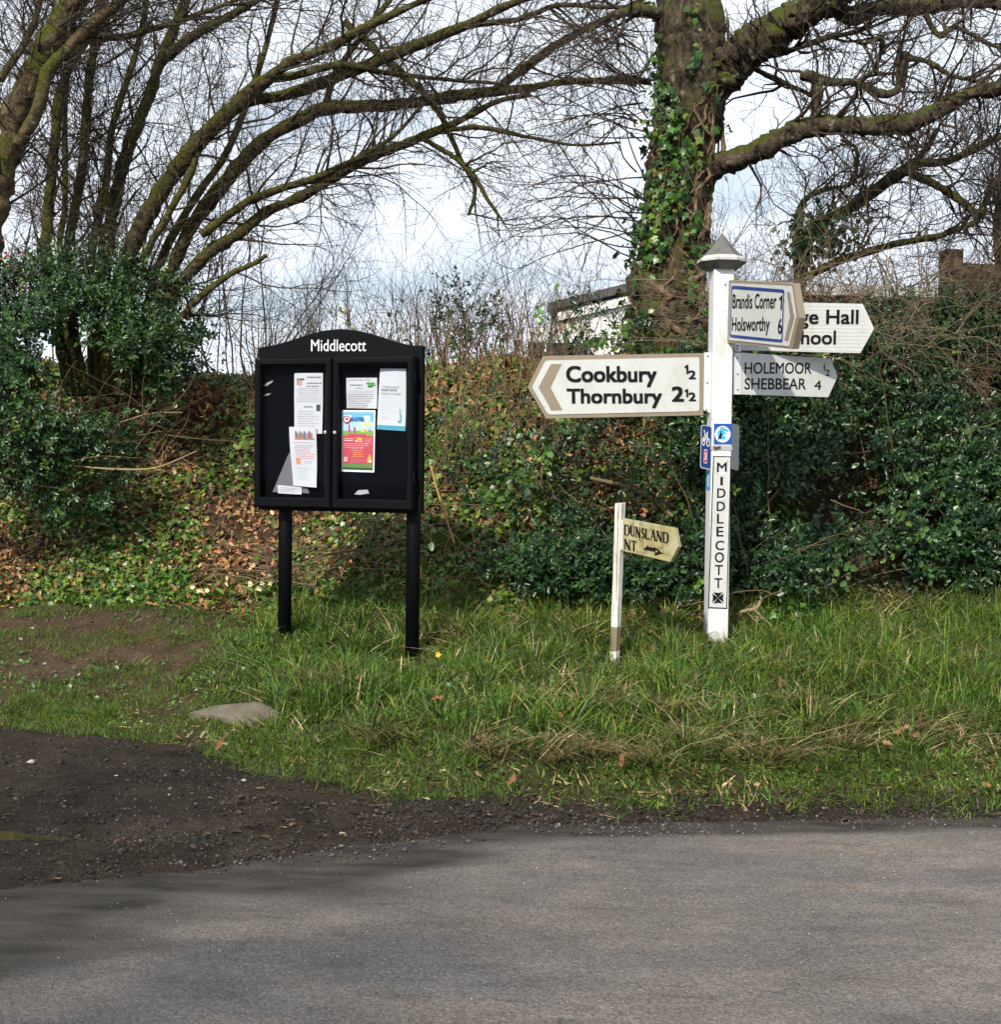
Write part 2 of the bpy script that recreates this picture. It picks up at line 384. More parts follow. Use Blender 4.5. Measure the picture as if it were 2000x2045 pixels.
def ghgt(x, y):
    x = np.asarray(x, float); y = np.asarray(y, float)
    E, R, T = Ed(x), Rd(x), Td(x)
    mud = -.075 + .105 * sstep(-.25, .3, y - R) + .03 * sstep(0, 1, (y - R) / np.maximum(E - R, .1))
    rut = (fbm(x * 2.1, y * 5.0, 0, 3, 5) - .5) * .055 + (fbm(x * 9, y * 9, 0, 3, 9) - .5) * .03
    near = sstep(-.7, .1, y - R)
    mud = mud + rut * near
    mud = mud - .095 * np.exp(-(((x + 2.2) / .55) ** 2 + ((y - 5.46) / .15) ** 2))
    s = np.clip((y - E) / (T - E), 0, 1)
    zt = .58
    ex = np.interp(x, [-3, -1.2, 0], [.85, .62, .58])
    v = (zt - .05) * np.maximum(s, 1e-6) ** ex * sstep(-.01, .05, s) ** .5
    v = v + .06 * np.exp(-(((x + 1.4) / .4) ** 2 + ((y - 8.1) / .5) ** 2)) - .06 * np.exp(-(((x + .5) / .35) ** 2 + ((y - 7.8) / .5) ** 2)) - .06 * np.exp(-(((x - .72) / .35) ** 2 + ((y - 7.8) / .5) ** 2))
    v = v + sstep(0, .06, s) * ((fbm(x * 1.7, y * 1.7, 0, 3, 2) - .5) * .10 + (fbm(x * 7, y * 7, 0, 2, 3) - .5) * .035)
    d2 = y - T; zt2 = np.interp(x, ZX, ZT)
    bk = (zt2 - zt) * sstep(-.35, 2.1, d2) ** .9 * (1 - .0)
    bk = bk + sstep(0, .6, d2) * ((fbm(x * 1.3, y * 1.3, 0, 4, 21) - .5) * .36 + (fbm(x * 6, y * 6, 0, 2, 22) - .5) * .07) * (1 - sstep(6, 12, d2))
    bk = bk - .35 * sstep(2.4, 5, d2)
    return mud * (1 - sstep(-.02, .05, s)) + (.05 + v) * sstep(-.02, .05, s) + bk
def gz(x, y): return float(ghgt(np.array([x]), np.array([y]))[0])
def gnormal(x, y):
    e = .04; dx = (ghgt(x + e, y) - ghgt(x - e, y)) / (2 * e); dy = (ghgt(x, y + e) - ghgt(x, y - e)) / (2 * e)
    return unit(np.stack([-dx, -dy, np.ones_like(dx)], -1))
def bare(x, y):
    """1 where the verge is trodden bare (the track at the left)"""
    n = fbm(x * 1.6, y * 2.2, 0, 4, 40)
    t = sstep(-1.35, -2.2, x + .7 * (n - .5)) * sstep(.05, .25, y - Ed(x))
    t2 = np.exp(-(((x + 3.0) / 1.1) ** 2 + ((y - 8.6) / .62) ** 2)) * 1.2
    return np.clip(t * (.30 + 1.1 * sstep(.44, .54, n)) * .75 + t2 * 1.25, 0, 1)

xs = np.concatenate([-np.geomspace(400, 5.4, 26), np.arange(-5.2, 5.2, .045), np.geomspace(5.3, 400, 26)])
ys = np.concatenate([[-60, -30, -12, -5, 0, 2, 3], np.arange(3.4, 12.6, .045), np.geomspace(12.8, 900, 34)])
gx, gy = np.meshgrid(xs, ys)
gzv = ghgt(gx, gy)
nx_, ny_ = len(xs), len(ys)
I = np.arange(nx_ * ny_).reshape(ny_, nx_)
GF = np.stack([I[:-1, :-1], I[:-1, 1:], I[1:, 1:], I[1:, :-1]], -1).reshape(-1, 4)
GV = np.stack([gx, gy, gzv], -1).reshape(-1, 3)
wet = (1 - sstep(-.02, .06, gy - Ed(gx))).ravel()
bnk = sstep(-.15, .35, gy - Td(gx)).ravel()
brv = bare(gx, gy).ravel()
def ground_b(g):
    p = g.pos(); c = g.sep(g.attr('Col')['Vector'])
    n = g.noise(p, 7, 5, .7); f = g.noise(p, 48, 4, .75); big = g.noise(p, 1.6, 3); gr2 = g.noise(p, 95, 2, .6)
    nf = g.math('ADD', g.math('MULTIPLY', n, .5), g.math('MULTIPLY', f, .5))
    mud = g.mix(g.ramp(nf, (.38, 0.0), (.62, 1.0)), (.010, .0072, .0052), (.044, .032, .022))
    mud = g.mix(g.ramp(big, (.45, 0.0), (.65, .55)), mud, (.045, .032, .022))
    grit = g.ramp(gr2, (.60, 0.0), (.68, 1.0))
    mud = g.mix(g.math('MULTIPLY', grit, g.ramp(n, (.40, .08), (.6, .7))), mud, (.15, .145, .14))
    soil = g.mix(g.ramp(nf, (.36, 0.0), (.64, 1.0)), (.032, .021, .012), (.105, .072, .042))
    sward = g.mix(g.ramp(nf, (.36, 0.0), (.64, 1.0)), (.016, .020, .007), (.060, .055, .020))
    litter = g.mix(g.ramp(f, (.4, 0.0), (.62, 1.0)), (.020, .014, .009), (.10, .060, .032))
    k = g.mix(c[1], sward, soil); k = g.mix(c[2], k, litter); k = g.mix(c[0], k, mud)
    rough = g.math('SUBTRACT', .9, g.math('MULTIPLY', c[0], g.ramp(big, (.42, 0.0), (.62, .38))))
    h = g.math('ADD', g.math('MULTIPLY', n, .6), g.math('ADD', g.math('MULTIPLY', f, .6), g.math('MULTIPLY', gr2, .25)))
    return g.bsdf(k, rough, .14, g.bump(h, 1.0, .04))
link('ground', make_mesh('ground', GV, [GF], np.stack([wet, brv, bnk], 1), True), mat('ground', ground_b),
     label='bare soil, mud and grassy verge rising to the hedge bank', cat='ground', kind='structure')

# ------------------------------------------------------------------ road
rxs = np.concatenate([-np.geomspace(300, 5, 14), np.arange(-4.8, 4.8, .06), np.geomspace(5, 300, 14)])
rts = np.concatenate([np.array([-8, -4, 0, 2.0]), np.arange(2.6, 7.2, .06)])
rgx, rgy = np.meshgrid(rxs, rts)
rz = -.004 * np.abs(rgy - 2.0) + .012 + (fbm(rgx * .9, rgy * .9, 0, 3, 60) - .5) * .012
rI = np.arange(rgx.size).reshape(rgx.shape)
RF = np.stack([rI[:-1, :-1], rI[:-1, 1:], rI[1:, 1:], rI[1:, :-1]], -1).reshape(-1, 4)
rm = (rgy < Rd(rgx) + .42); keep = (rm[:-1, :-1] & rm[1:, 1:] & rm[1:, :-1] & rm[:-1, 1:]).ravel()
dr = (Rd(rgx) - rgy)                                           # distance in from the road's edge
left = sstep(.8, -1.6, rgx)
dirt = np.clip(sstep(.30 + .95 * left, .02, dr + (fbm(rgx * 1.1, rgy * 4, 0, 4, 70) - .5) * (.45 + 1.3 * left)), 0, 1)
def road_b(g):
    p = g.pos(); d = g.sep(g.attr('Col')['Vector'])[0]
    q = g.scale(p, (.55, 1.6, 1)); big = g.noise(q, 1.3, 5, .6); mid = g.noise(g.scale(p, (.5, 2.2, 1)), 5.5, 4, .6)
    f = g.noise(p, 85, 3, .8); v = g.voro(p, 120)
    c = g.mix(g.ramp(big, (.36, 0.0), (.64, 1.0)), (.084, .079, .077), (.136, .115, .099))  # broad warm and grey tarmac patches, also standing in for dappled light
    c = g.mix(g.ramp(mid, (.54, 0.0), (.72, .65)), c, (.060, .055, .052))
    c = g.mix(1.0, c, g.ramp(v['Color'], (.05, .64), (.95, 1.40)), 'MULTIPLY')
    c = g.mix(1.0, c, g.ramp(f, (.28, .68), (.72, 1.32)), 'MULTIPLY')
    blot = g.noise(g.scale(p, (.8, 1.7, 1)), 3.1, 4, .65); c = g.mix(1.0, c, g.ramp(blot, (.30, .80), (.70, 1.18)), 'MULTIPLY')
    pale = g.ramp(g.noise(p, 150, 1, .5), (.68, 0.0), (.73, 1.0)); c = g.mix(g.math('MULTIPLY', pale, .6), c, (.30, .285, .27))
    pits = g.ramp(g.noise(g.scale(p, (.35, 1.5, 1)), 12, 3, .6), (.68, 0.0), (.74, 1.0)); c = g.mix(g.math('MULTIPLY', pits, .75), c, (.035, .03, .028))
    mudc = g.mix(g.ramp(mid, (.35, 0.0), (.65, 1.0)), (.012, .010, .008), (.050, .042, .034))
    gr = g.math('ADD', g.math('MULTIPLY', d, 1.25), g.math('MULTIPLY', g.math('SUBTRACT', f, .5), .5))
    c = g.mix(g.ramp(gr, (.12, 0.0), (.85, .95)), c, mudc)
    h = g.math('ADD', g.math('MULTIPLY', v['Distance'], -1.2), g.math('MULTIPLY', f, .6))
    return g.bsdf(c, .82, .3, g.bump(h, .5, .006))
link('road', make_mesh('road', np.stack([rgx, rgy, rz], -1).reshape(-1, 3), [RF[keep]], np.repeat(dirt.ravel()[:, None], 3, 1), True),
     mat('worn asphalt', road_b), label='worn grey tarmac lane with muddy far edge', cat='road', kind='structure')

a = np.linspace(0, 2 * math.pi, 40, endpoint=False)
pr = 1 + .18 * np.sin(3 * a + 1) + .1 * np.sin(5 * a)
PV = np.stack([-2.25 + .47 * np.cos(a) * pr, 5.46 + .115 * np.sin(a) * pr, np.full(40, -.012)], -1)
M_PUD = mat('puddle water', lambda g: g.bsdf((.050, .045, .018), .05, .6, g.bump(g.noise(g.pos(), 14, 2), .03, .004)))
link('puddle', make_mesh('puddle', np.concatenate([[(-2.25, 5.46, -.012)], PV]), [np.array([(0, i + 1, (i + 1) % 40 + 1) for i in range(40)])]), M_PUD,
     label='small muddy puddle at the edge of the lane', cat='puddle', kind='structure')

# ------------------------------------------------------------------ signs: frames, lettering
class Pose:
    """a flat frame: local x along the board, z up, front is -y"""
    def __init__(s, X, Y, Z, yaw=0, tilt=0, lean=0):
        s.t = np.array([X, Y, Z], float)
        s.M = Matrix.Rotation(RAD(yaw), 3, 'Z') @ Matrix.Rotation(RAD(tilt), 3, 'Y') @ Matrix.Rotation(RAD(lean), 3, 'X')
        s.R = np.array(s.M)
    def mat4(s): return Matrix.Translation(Vector(s.t)) @ s.M.to_4x4()
    def loc(s, px, py, yoff=0.0):
        d = ray(px, py); n = s.R[:, 1]; o = s.t + n * yoff
        k = ((o - CAM) @ n) / (d @ n); p = s.R.T @ (CAM + d * k - s.t); return p[0], p[2]
    def attach(s, o, root):
        o.matrix_basis = Matrix.Translation(-Vector(root.location)) @ s.mat4()
def zoom(x0, y0, k): return lambda u, v: (x0 + u / k, y0 + v / k)
Z5, Z6, Z7, Z4 = zoom(1040, 450, 2.644), zoom(1200, 800, 3.607), zoom(1380, 820, 13.91), zoom(490, 640, 4.868)
ZD = zoom(1230, 980, 11.9)

def text_geo(body, bold=0.0, spacing=1.0):
    if body == '1':
        return np.array([(.20, 0, 0), (.31, 0, 0), (.31, .69, 0), (.22, .69, 0), (.20, .64, 0), (.05, .56, 0), (.05, .47, 0), (.20, .53, 0)]), [(0, 1, 2, 3, 4, 7), (4, 5, 6, 7)]
    c = bpy.data.curves.new('lettering', 'FONT'); c.body = body; c.offset = bold; c.space_character = spacing; c.resolution_u = 4
    o = bpy.data.objects.new('lettering', c); COL.objects.link(o)
    bpy.context.view_layer.update()
    m = bpy.data.meshes.new_from_object(o.evaluated_get(bpy.context.evaluated_depsgraph_get()))
    V = np.array([v.co[:] for v in m.vertices]); F = [tuple(p.vertices) for p in m.polygons]
    bpy.data.objects.remove(o); bpy.data.curves.remove(c); bpy.data.meshes.remove(m)
    return V, F
def lettering(parent, P, zf, items, y, mt, name='lettering', bold=.012, merge=True):
    """items: (text, u_left, u_right, v_top_of_capitals, v_baseline): fitted to the size it has on the board"""
    for it in items:
        V, F, n = [], [], 0
        body, u0, u1, vt, vb = it[:5]
        W, f = text_geo(body, 0)
        xl, zb = P.loc(*zf(u0, vb), y); xr, zr = P.loc(*zf(u1, vb), y); _, zt = P.loc(*zf((u0 + u1) / 2, vt), y)
        um = (u0 + u1) / 2; _, zm = P.loc(*zf(um, vb), y)
        x0, x1 = W[:, 0].min(), W[:, 0].max()
        h = (zt - zm) / .69
        t = (W[:, 0] - x0) / (x1 - x0)
        if body == '1': t = .5 + (t - .5) * min(1.0, (x1 - x0) * h / (xr - xl))
        base = zb + (zr - zb) * t
        for k, (ox, oz) in enumerate(((0, 0), (-1, -1), (1, -1), (1, 1), (-1, 1)) if bold else ((0, 0),)):
            V.append(np.stack([xl + t * (xr - xl) + ox * bold * h * (xr - xl) / ((x1 - x0) * h), np.full(len(W), y - .00002 * k), base + (W[:, 1] + oz * bold * .8) * h], -1))
            F += [tuple(i + n for i in q) for q in f]; n += len(W)
        me = bpy.data.meshes.new(name); me.from_pydata([tuple(v) for v in np.concatenate(V)], [], F); me.update()
        o = link(name, me, mt, parent)
    return o
def flat(parent, name, mt, P, zf, pts, y, th=.002):
    m = MB(); L = [P.loc(*zf(*q), y) for q in pts]
    area = sum(L[i][0] * L[(i + 1) % len(L)][1] - L[(i + 1) % len(L)][0] * L[i][1] for i in range(len(L)))
    if area < 0: L = L[::-1]
    m.prism(L, y, y + th); return m.build(name, mt, parent)
def rounded(pts, r, n=4):
    pts = [np.array(p, float) for p in pts]; out_ = []
    for i, p in enumerate(pts):
        a, b = pts[i - 1] - p, pts[(i + 1) % len(pts)] - p
        a = p + a / np.linalg.norm(a) * r; b = p + b / np.linalg.norm(b) * r
        for t in np.linspace(0, 1, n): out_.append(tuple((1 - t) ** 2 * a + 2 * t * (1 - t) * p + t * t * b))
    return out_
def bolts(parent, P, zf, pts, y, r=.006):
    for q in pts:
        x, z = P.loc(*zf(*q), y); m = MB(); m.cyl((x, y, z), (0, -1, 0), r, r * .7, .006, 8); m.build('bolt', M_BOLT, parent)

# ---- the tall white fingerpost
POST = Pose(1.378, 8.2, .522, 5, -.62)
gp = gz(1.378, 8.2)
post = empty('fingerpost', (1.378, 8.2, gp), 'tall white fingerpost with four arms, a pointed cap and MIDDLECOTT down its shaft', 'signpost')
HW = .0635
xt, zcap = POST.loc(*Z5(1080, 228), -HW)
m = MB(); m.box(-HW, HW, -HW, HW, -.04, zcap)
shaft = m.build('shaft', M_WHITE, post, bevel=.006); POST.attach(shaft, post)
m = MB(); m.box(-HW - .004, HW + .004, -HW - .004, HW + .004, -.45, -.036); o = m.build('foot', M_BLACK, post); POST.attach(o, post)
# cap: eight-sided, eaves flared
m = MB(); r_e, n8 = .152, 8
ang = np.arange(n8) * math.pi / 4 + math.pi / 8
ring = lambda r, z: [(r * math.cos(q), r * math.sin(q), z) for q in ang]
V = ring(.098, zcap - .004) + ring(r_e, zcap + .042) + ring(r_e, zcap + .056) + ring(.075, zcap + .135) + [(0, 0, zcap + .228)]
F = [list(range(n8))[::-1]]
for k in range(3): F += [(k * 8 + i, k * 8 + (i + 1) % 8, k * 8 + 8 + (i + 1) % 8, k * 8 + 8 + i) for i in range(8)]
F += [(24 + i, 24 + (i + 1) % 8, 32) for i in range(8)]
m.add(V, F); o = m.build('cap', M_LEAD, post, label='weathered grey pointed cap'); POST.attach(o, post)
m = MB(); V = ring(r_e + .004, zcap + .043) + ring(r_e + .004, zcap + .058) + ring(r_e - .022, zcap + .0785) + ring(r_e - .03, zcap + .05)
F = []
for k in range(3): F += [(k * 8 + i, k * 8 + (i + 1) % 8, k * 8 + 8 + (i + 1) % 8, k * 8 + 8 + i) for i in range(8)]
m.add(V, F); m.build('cap_rim', M_RIM, o)

def arm(label, P, corners, th, mt, front=0.0):
    """corners in Z5 units; the arm's own board"""
    a_ = flat(post, 'direction_arm', mt, P, Z5, corners, front, th); P.attach(a_, post); a_['label'] = label
    return a_
# arm pointing left
A = Pose(1.26, 8.2, 2.138, 4.0, -2.5)
a1 = arm('tan edged arm to Cookbury and Thornbury pointing left', A, [(970, 675), (120, 690), (38, 855), (135, 1020), (965, 1003)], .034, M_TAN, -.012)
flat(a1, 'panel', M_WHITEP, A, Z5, rounded([(945, 697), (133, 714), (60, 855), (146, 1000), (945, 982)], 14), -.016, .006)
flat(a1, 'chevron', M_TAN, A, Z5, [(160, 733), (218, 732), (158, 855), (222, 976), (163, 977), (95, 855)], -.018, .004)
lettering(a1, A, Z5, [('Cookbury', 245, 718, 745, 825), ('Thornbury', 248, 745, 864, 938), ('1', 868, 886, 738, 783), ('2', 890, 925, 768, 811),
                      ('2', 803, 860, 853, 929), ('1', 868, 886, 866, 906), ('2', 890, 925, 884, 927)], -.0195, M_BLACKL, bold=.03)
flat(a1, 'bracket', M_WHITE, A, Z5, [(972, 672), (1024, 670), (1020, 1000), (968, 975)], -.020, .03)
bolts(a1, A, Z5, [(990, 691), (1012, 690), (987, 832), (1011, 833), (983, 975), (1006, 974)], -.020)
# arm pointing towards the lane, blue lined
A = Pose(1.385, 8.12, 2.585, -69.1, 8.2, 4.9)
a2 = arm('blue lined arm to Brandis Corner and Holsworthy jutting towards the lane', A, [(1100, 290), (1090, 620), (1435, 655), (1472, 490), (1440, 308)], .045, M_TAN, -.004)
flat(a2, 'panel', M_WHITEP, A, Z5, [(1112, 306), (1102, 606), (1418, 640), (1455, 487), (1430, 322)], -.008, .006)
def ring_strip(parent, name, mt, P, zf, outer, inner, y):
    Vo = [P.loc(*zf(*q), y) for q in outer]; Vi = [P.loc(*zf(*q), y) for q in inner]; n = len(outer)
    me = bpy.data.meshes.new(name)
    me.from_pydata([(p[0], y, p[1]) for p in Vo + Vi], [], [(i, (i + 1) % n, (i + 1) % n + n, i + n) for i in range(n)]); me.update()
    return link(name, me, mt, parent)
ring_strip(a2, 'blue_line', M_BLUE, A, Z5, rounded([(1115, 318), (1104, 592), (1384, 620), (1394, 340)], 12), rounded([(1119, 336), (1109, 577), (1378, 604), (1388, 357)], 9), -.0095)
flat(a2, 'chevron', M_TAN, A, Z5, [(1406, 352), (1422, 354), (1445, 487), (1413, 611), (1394, 606), (1424, 480)], -.010, .002)
lettering(a2, A, Z5, [('Brandis Corner', 1120, 1350, 362, 438), ('1', 1366, 1380, 372, 445), ('Holsworthy', 1116, 1314, 484, 556), ('6', 1359, 1379, 492, 572)], -.0105, M_BLACKL, bold=.014)
flat(a2, 'bracket', M_WHITE, A, Z5, [(1052, 300), (1044, 614), (1092, 618), (1101, 293)], -.006, .04)
bolts(a2, A, Z5, [(1062, 313), (1085, 314), (1057, 454), (1080, 456), (1051, 597), (1075, 598)], -.006)
# ribbed white arm behind it
A = Pose(1.501, 8.25, 2.519, 7.5, -.4)
a3 = arm('ribbed white arm pointing right with Hall and School lettering', A, [(1160, 402), (1160, 660), (1795, 675), (1868, 545), (1808, 415)], .022, M_WHITEP)
for k in range(13):
    v0 = 418 + k * 19.5
    uL = 1170; uR = 1800 + 55 * (1 - abs(v0 - 545) / 130) - 8
    flat(a3, 'rib', M_WHITEP, A, Z5, [(uL, v0 + 1), (uL, v0 + 7), (uR, v0 + 13), (uR, v0 + 7)], -.0010, .002)
lettering(a3, A, Z5, [('Village Hall', 1275, 1783, 446, 520), ('School', 1385, 1664, 556, 627)], -.0035, M_BLACKL, bold=.02)
flat(a3, 'bracket', M_WHITE, A, Z5, [(1134, 600), (1134, 665), (1166, 668), (1166, 600)], -.006, .03)
bolts(a3, A, Z5, [(1146, 636), (1146, 652)], -.006)
# lower right arm
A = Pose(1.492, 8.2, 2.21, 24.3, -.7, 1.0)
a4 = arm('plain white arm to Holemoor and Shebbear pointing right', A, [(1165, 673), (1165, 893), (1625, 908), (1675, 800), (1640, 703)], .022, M_WHITEP)
lettering(a4, A, Z5, [('HOLEMOOR', 1185, 1536, 725, 783), ('SHEBBEAR', 1184, 1507, 808, 866), ('1', 1596, 1610, 738, 770), ('2', 1612, 1633, 762, 796), ('4', 1552, 1588, 820, 868)], -.0015, M_BLACKL, bold=.010)
flat(a4, 'bracket', M_WHITE, A, Z5, [(1133, 672), (1133, 893), (1165, 893), (1165, 673)], -.006, .03)
bolts(a4, A, Z5, [(1146, 700), (1146, 785), (1146, 868)], -.006, .005)
# name plate down the shaft
YF = -HW
np_ = flat(post, 'name_plate', M_BLACKL, POST, Z6, [(812, 398), (942, 402), (912, 1499), (776, 1494)], YF - .004, .004); POST.attach(np_, post); np_['label'] = 'black edged plate reading MIDDLECOTT above a black cross'
flat(np_, 'plate_face', M_WHITEP, POST, Z6, [(819, 406), (936, 409), (906, 1492), (783, 1487)], YF - .0055, .002)
L = []
for ch, c0, va, vb, hw in (('M', 874, 447, 515, 34), ('I', 872, 550, 609, 7), ('D', 870, 633, 700, 29), ('D', 867, 728, 795, 29), ('L', 863, 817, 885, 23),
                           ('E', 860, 908, 978, 24), ('C', 858, 1010, 1076, 30), ('O', 856, 1093, 1165, 32), ('T', 852, 1184, 1256, 27), ('T', 848, 1279, 1350, 27)):
    L.append((ch, c0 - hw, c0 + hw, va, vb))
lettering(np_, POST, Z6, L, YF - .0062, M_BLACKL, bold=.016)
cx, cy, s_ = 846, 1421, 42
for k in range(4):
    q = k * math.pi / 2
    pts = [(3, 3), (0.98 * s_, .80 * s_), (0.86 * s_, 0), (0.98 * s_, -.80 * s_), (3, -3)]
    flat(np_, 'cross_arm', M_BLACKL, POST, Z6, [(cx + a_ * math.cos(q) - b_ * math.sin(q), cy + a_ * math.sin(q) + b_ * math.cos(q)) for a_, b_ in pts], YF - .0064, .0006)
for pts in ([(845, 520), (915, 512), (900, 530), (868, 540)], [(835, 710), (880, 700), (915, 688), (890, 712), (850, 722)]):
    flat(np_, 'paint_scrape', M_WHITE, POST, Z6, pts, YF - .0068, .0004)
# blue sticker with round emblem
st = flat(post, 'sticker', M_BLUE2, POST, Z7, [(650, 365), (1160, 365), (1150, 940), (640, 945)], YF - .0015, .0015); POST.attach(st, post); st['label'] = 'square blue sticker with a round white wave emblem'
def ell(cx, cy, rx, ry, n=28, a0=0, a1=2 * math.pi): return [(cx + rx * math.cos(t), cy + ry * math.sin(t)) for t in np.linspace(a0, a1, n, endpoint=False)]
flat(st, 'emblem_disc', M_WHITE, POST, Z7, ell(888, 658, 220, 230), YF - .0022, .0005)
flat(st, 'emblem_wave', M_SKYB, POST, Z7, [(745, 640), (770, 560), (830, 505), (920, 495), (1010, 510), (1065, 590), (1020, 600), (960, 560), (930, 600), (1020, 640), (1000, 660), (920, 660), (905, 690), (975, 730), (985, 770), (930, 810), (830, 800), (770, 750)], YF - .0028, .0005)
flat(st, 'emblem_figure', M_BLACKL, POST, Z7, [(840, 560), (860, 570), (852, 620), (885, 670), (860, 690), (850, 790), (800, 780), (765, 815), (755, 800), (790, 700), (820, 640)], YF - .0034, .0005)
flat(st, 'emblem_text', M_BLACKL, POST, Z7, [(800, 480), (890, 458), (945, 480), (940, 496), (880, 476), (815, 498)], YF - .0034, .0005)
# clamp band
m = MB(); _, zb0 = POST.loc(*Z7(900, 1100), YF); _, zb1 = POST.loc(*Z7(900, 965), YF)
m.box(-HW - .004, HW + .004, -HW - .004, HW + .004, zb0, zb1); bd = m.build('clamp_band', M_GREY, post); POST.attach(bd, post)
m = MB(); x_, z_ = POST.loc(*Z7(740, 1030), YF); m.cyl((x_ - .012, YF - .012, z_), (1, 0, .2), .006, .006, .03, 8); m.cyl((x_ - .018, YF - .004, z_), (0, -1, 0), .008, .008, .014, 8); m.build('clamp_screw', M_BOLT, bd)
# cycle plates either side
CY = Pose(1.378 - .095, 8.17, 1.87, -58, 3.5)
cyc = flat(post, 'route_plate', M_GREY, CY, Z7, rounded([(290, 385), (592, 430), (562, 1655), (258, 1592)], 70), 0, .004); CY.attach(cyc, post); cyc['label'] = 'blue cycle route plate with white bicycle and red number 3'
flat(cyc, 'plate_film', M_BLUE, CY, Z7, rounded([(312, 412), (572, 452), (546, 1620), (282, 1560)], 55), -.0008, .0008)
def stroke(parent, name, mt, P, zf, lines, w, y):
    V, F, n = [], [], 0
    for ln in lines:
        q = np.array([P.loc(*zf(*p), y) for p in ln])
        for i in range(len(q) - 1):
            d = q[i + 1] - q[i]; L_ = np.linalg.norm(d) + 1e-9; nn = np.array([-d[1], d[0]]) / L_ * w / 2; e = d / L_ * w * .3
            V += [q[i] - e + nn, q[i] - e - nn, q[i + 1] + e - nn, q[i + 1] + e + nn]; F.append((n, n + 1, n + 2, n + 3)); n += 4
    me = bpy.data.meshes.new(name); me.from_pydata([(p[0], y - .00001 * k, p[1]) for k, p in enumerate(V)], [], F); me.update()
    return link(name, me, mt, parent)
cir = lambda cx, cy, rx, ry: ell(cx, cy, rx, ry, 18) + [(cx + rx, cy)]
stroke(cyc, 'bicycle_symbol', M_WHITE, CY, Z7, [cir(360, 860, 38, 100), cir(493, 885, 45, 105), [(360, 860), (400, 660), (470, 670), (430, 790), (400, 660)], [(493, 885), (462, 610), (485, 605)], [(430, 790), (360, 860)], [(400, 660), (390, 560), (375, 555)], [(430, 790), (470, 670)]], .006, -.0014)
flat(cyc, 'number_panel', M_WHITE, CY, Z7, rounded([(378, 1075), (465, 1090), (448, 1475), (362, 1455)], 20), -.0014, .0005)
npn = flat(cyc, 'number_panel', M_RED, CY, Z7, rounded([(386, 1095), (457, 1108), (442, 1455), (370, 1438)], 14), -.0019, .0005)
stroke(cyc, 'number', M_WHITE, CY, Z7, [[(392, 1195), (415, 1180), (435, 1205), (432, 1245), (408, 1265), (432, 1285), (430, 1330), (408, 1355), (385, 1335)]], .0055, -.0022)
CB = Pose(1.378 + .085, 8.24, 1.87, 62, 0)
o = flat(post, 'route_plate', M_GREY, CB, Z7, rounded([(1120, 350), (1362, 400), (1330, 1680), (1100, 1610)], 70), 0, .004); CB.attach(o, post); o['label'] = 'plain grey back of the second route plate'
# sticker on the side face
LF = Pose(1.378, 8.2, .522, 5, -.62)
m = MB(); _, z0 = POST.loc(*Z6(800, 645), YF); _, z1 = POST.loc(*Z6(800, 512), YF)
m.box(-HW - .0016, -HW - .0002, -.055, .045, z0, z1); o = m.build('sticker', M_SKYB, post, label='light blue arrow sticker on the side face'); POST.attach(o, post)
m = MB(); m.box(-HW - .0024, -HW - .0014, -.02, .012, z0 + .02, z1 - .02); o = m.build('sticker_arrow', M_WHITE, o)

# ---- the low white post with a lichened arm
gs = gz(.72, 7.9)
SP = Pose(.715, 7.9, .426, -38, .8)
low = empty('direction_post', (.715, 7.9, gs), 'short flaking white post with a lichened wooden arm reading DUNSLAND N.T.', 'signpost')
m = MB(); zt = 1.395 - .426
m.add([(-.021, -.021, -.3), (.021, -.021, -.3), (.021, .021, -.3), (-.021, .021, -.3), (-.024, -.024, zt - .01), (.024, -.024, zt - .004), (.024, .024, zt), (-.024, .024, zt - .006)],
      [(0, 3, 2, 1), (4, 5, 6, 7), (0, 1, 5, 4), (1, 2, 6, 5), (2, 3, 7, 6), (3, 0, 4, 7)])
o = m.build('shaft', M_OLDPOST, low, bevel=.003); SP.attach(o, low)
D = Pose(.739, 7.868, 1.195, -45.4, 5.2)
da = flat(low, 'direction_arm', M_LICHEN, D, ZD, [(160, 655), (80, 1405), (1300, 1690), (1490, 1330), (1405, 890)], 0, .03); D.attach(da, low); da['label'] = 'yellowed arm with black serif lettering and an arrow'
o = flat(da, 'fixing_plate', M_WHITE, D, ZD, [(5, 660), (-10, 1360), (150, 1390), (172, 690)], -.003, .004)
bolts(da, D, ZD, [(48, 820), (128, 835), (40, 955), (118, 970), (32, 1085), (115, 1110), (25, 1225), (105, 1255)], -.003, .0045)
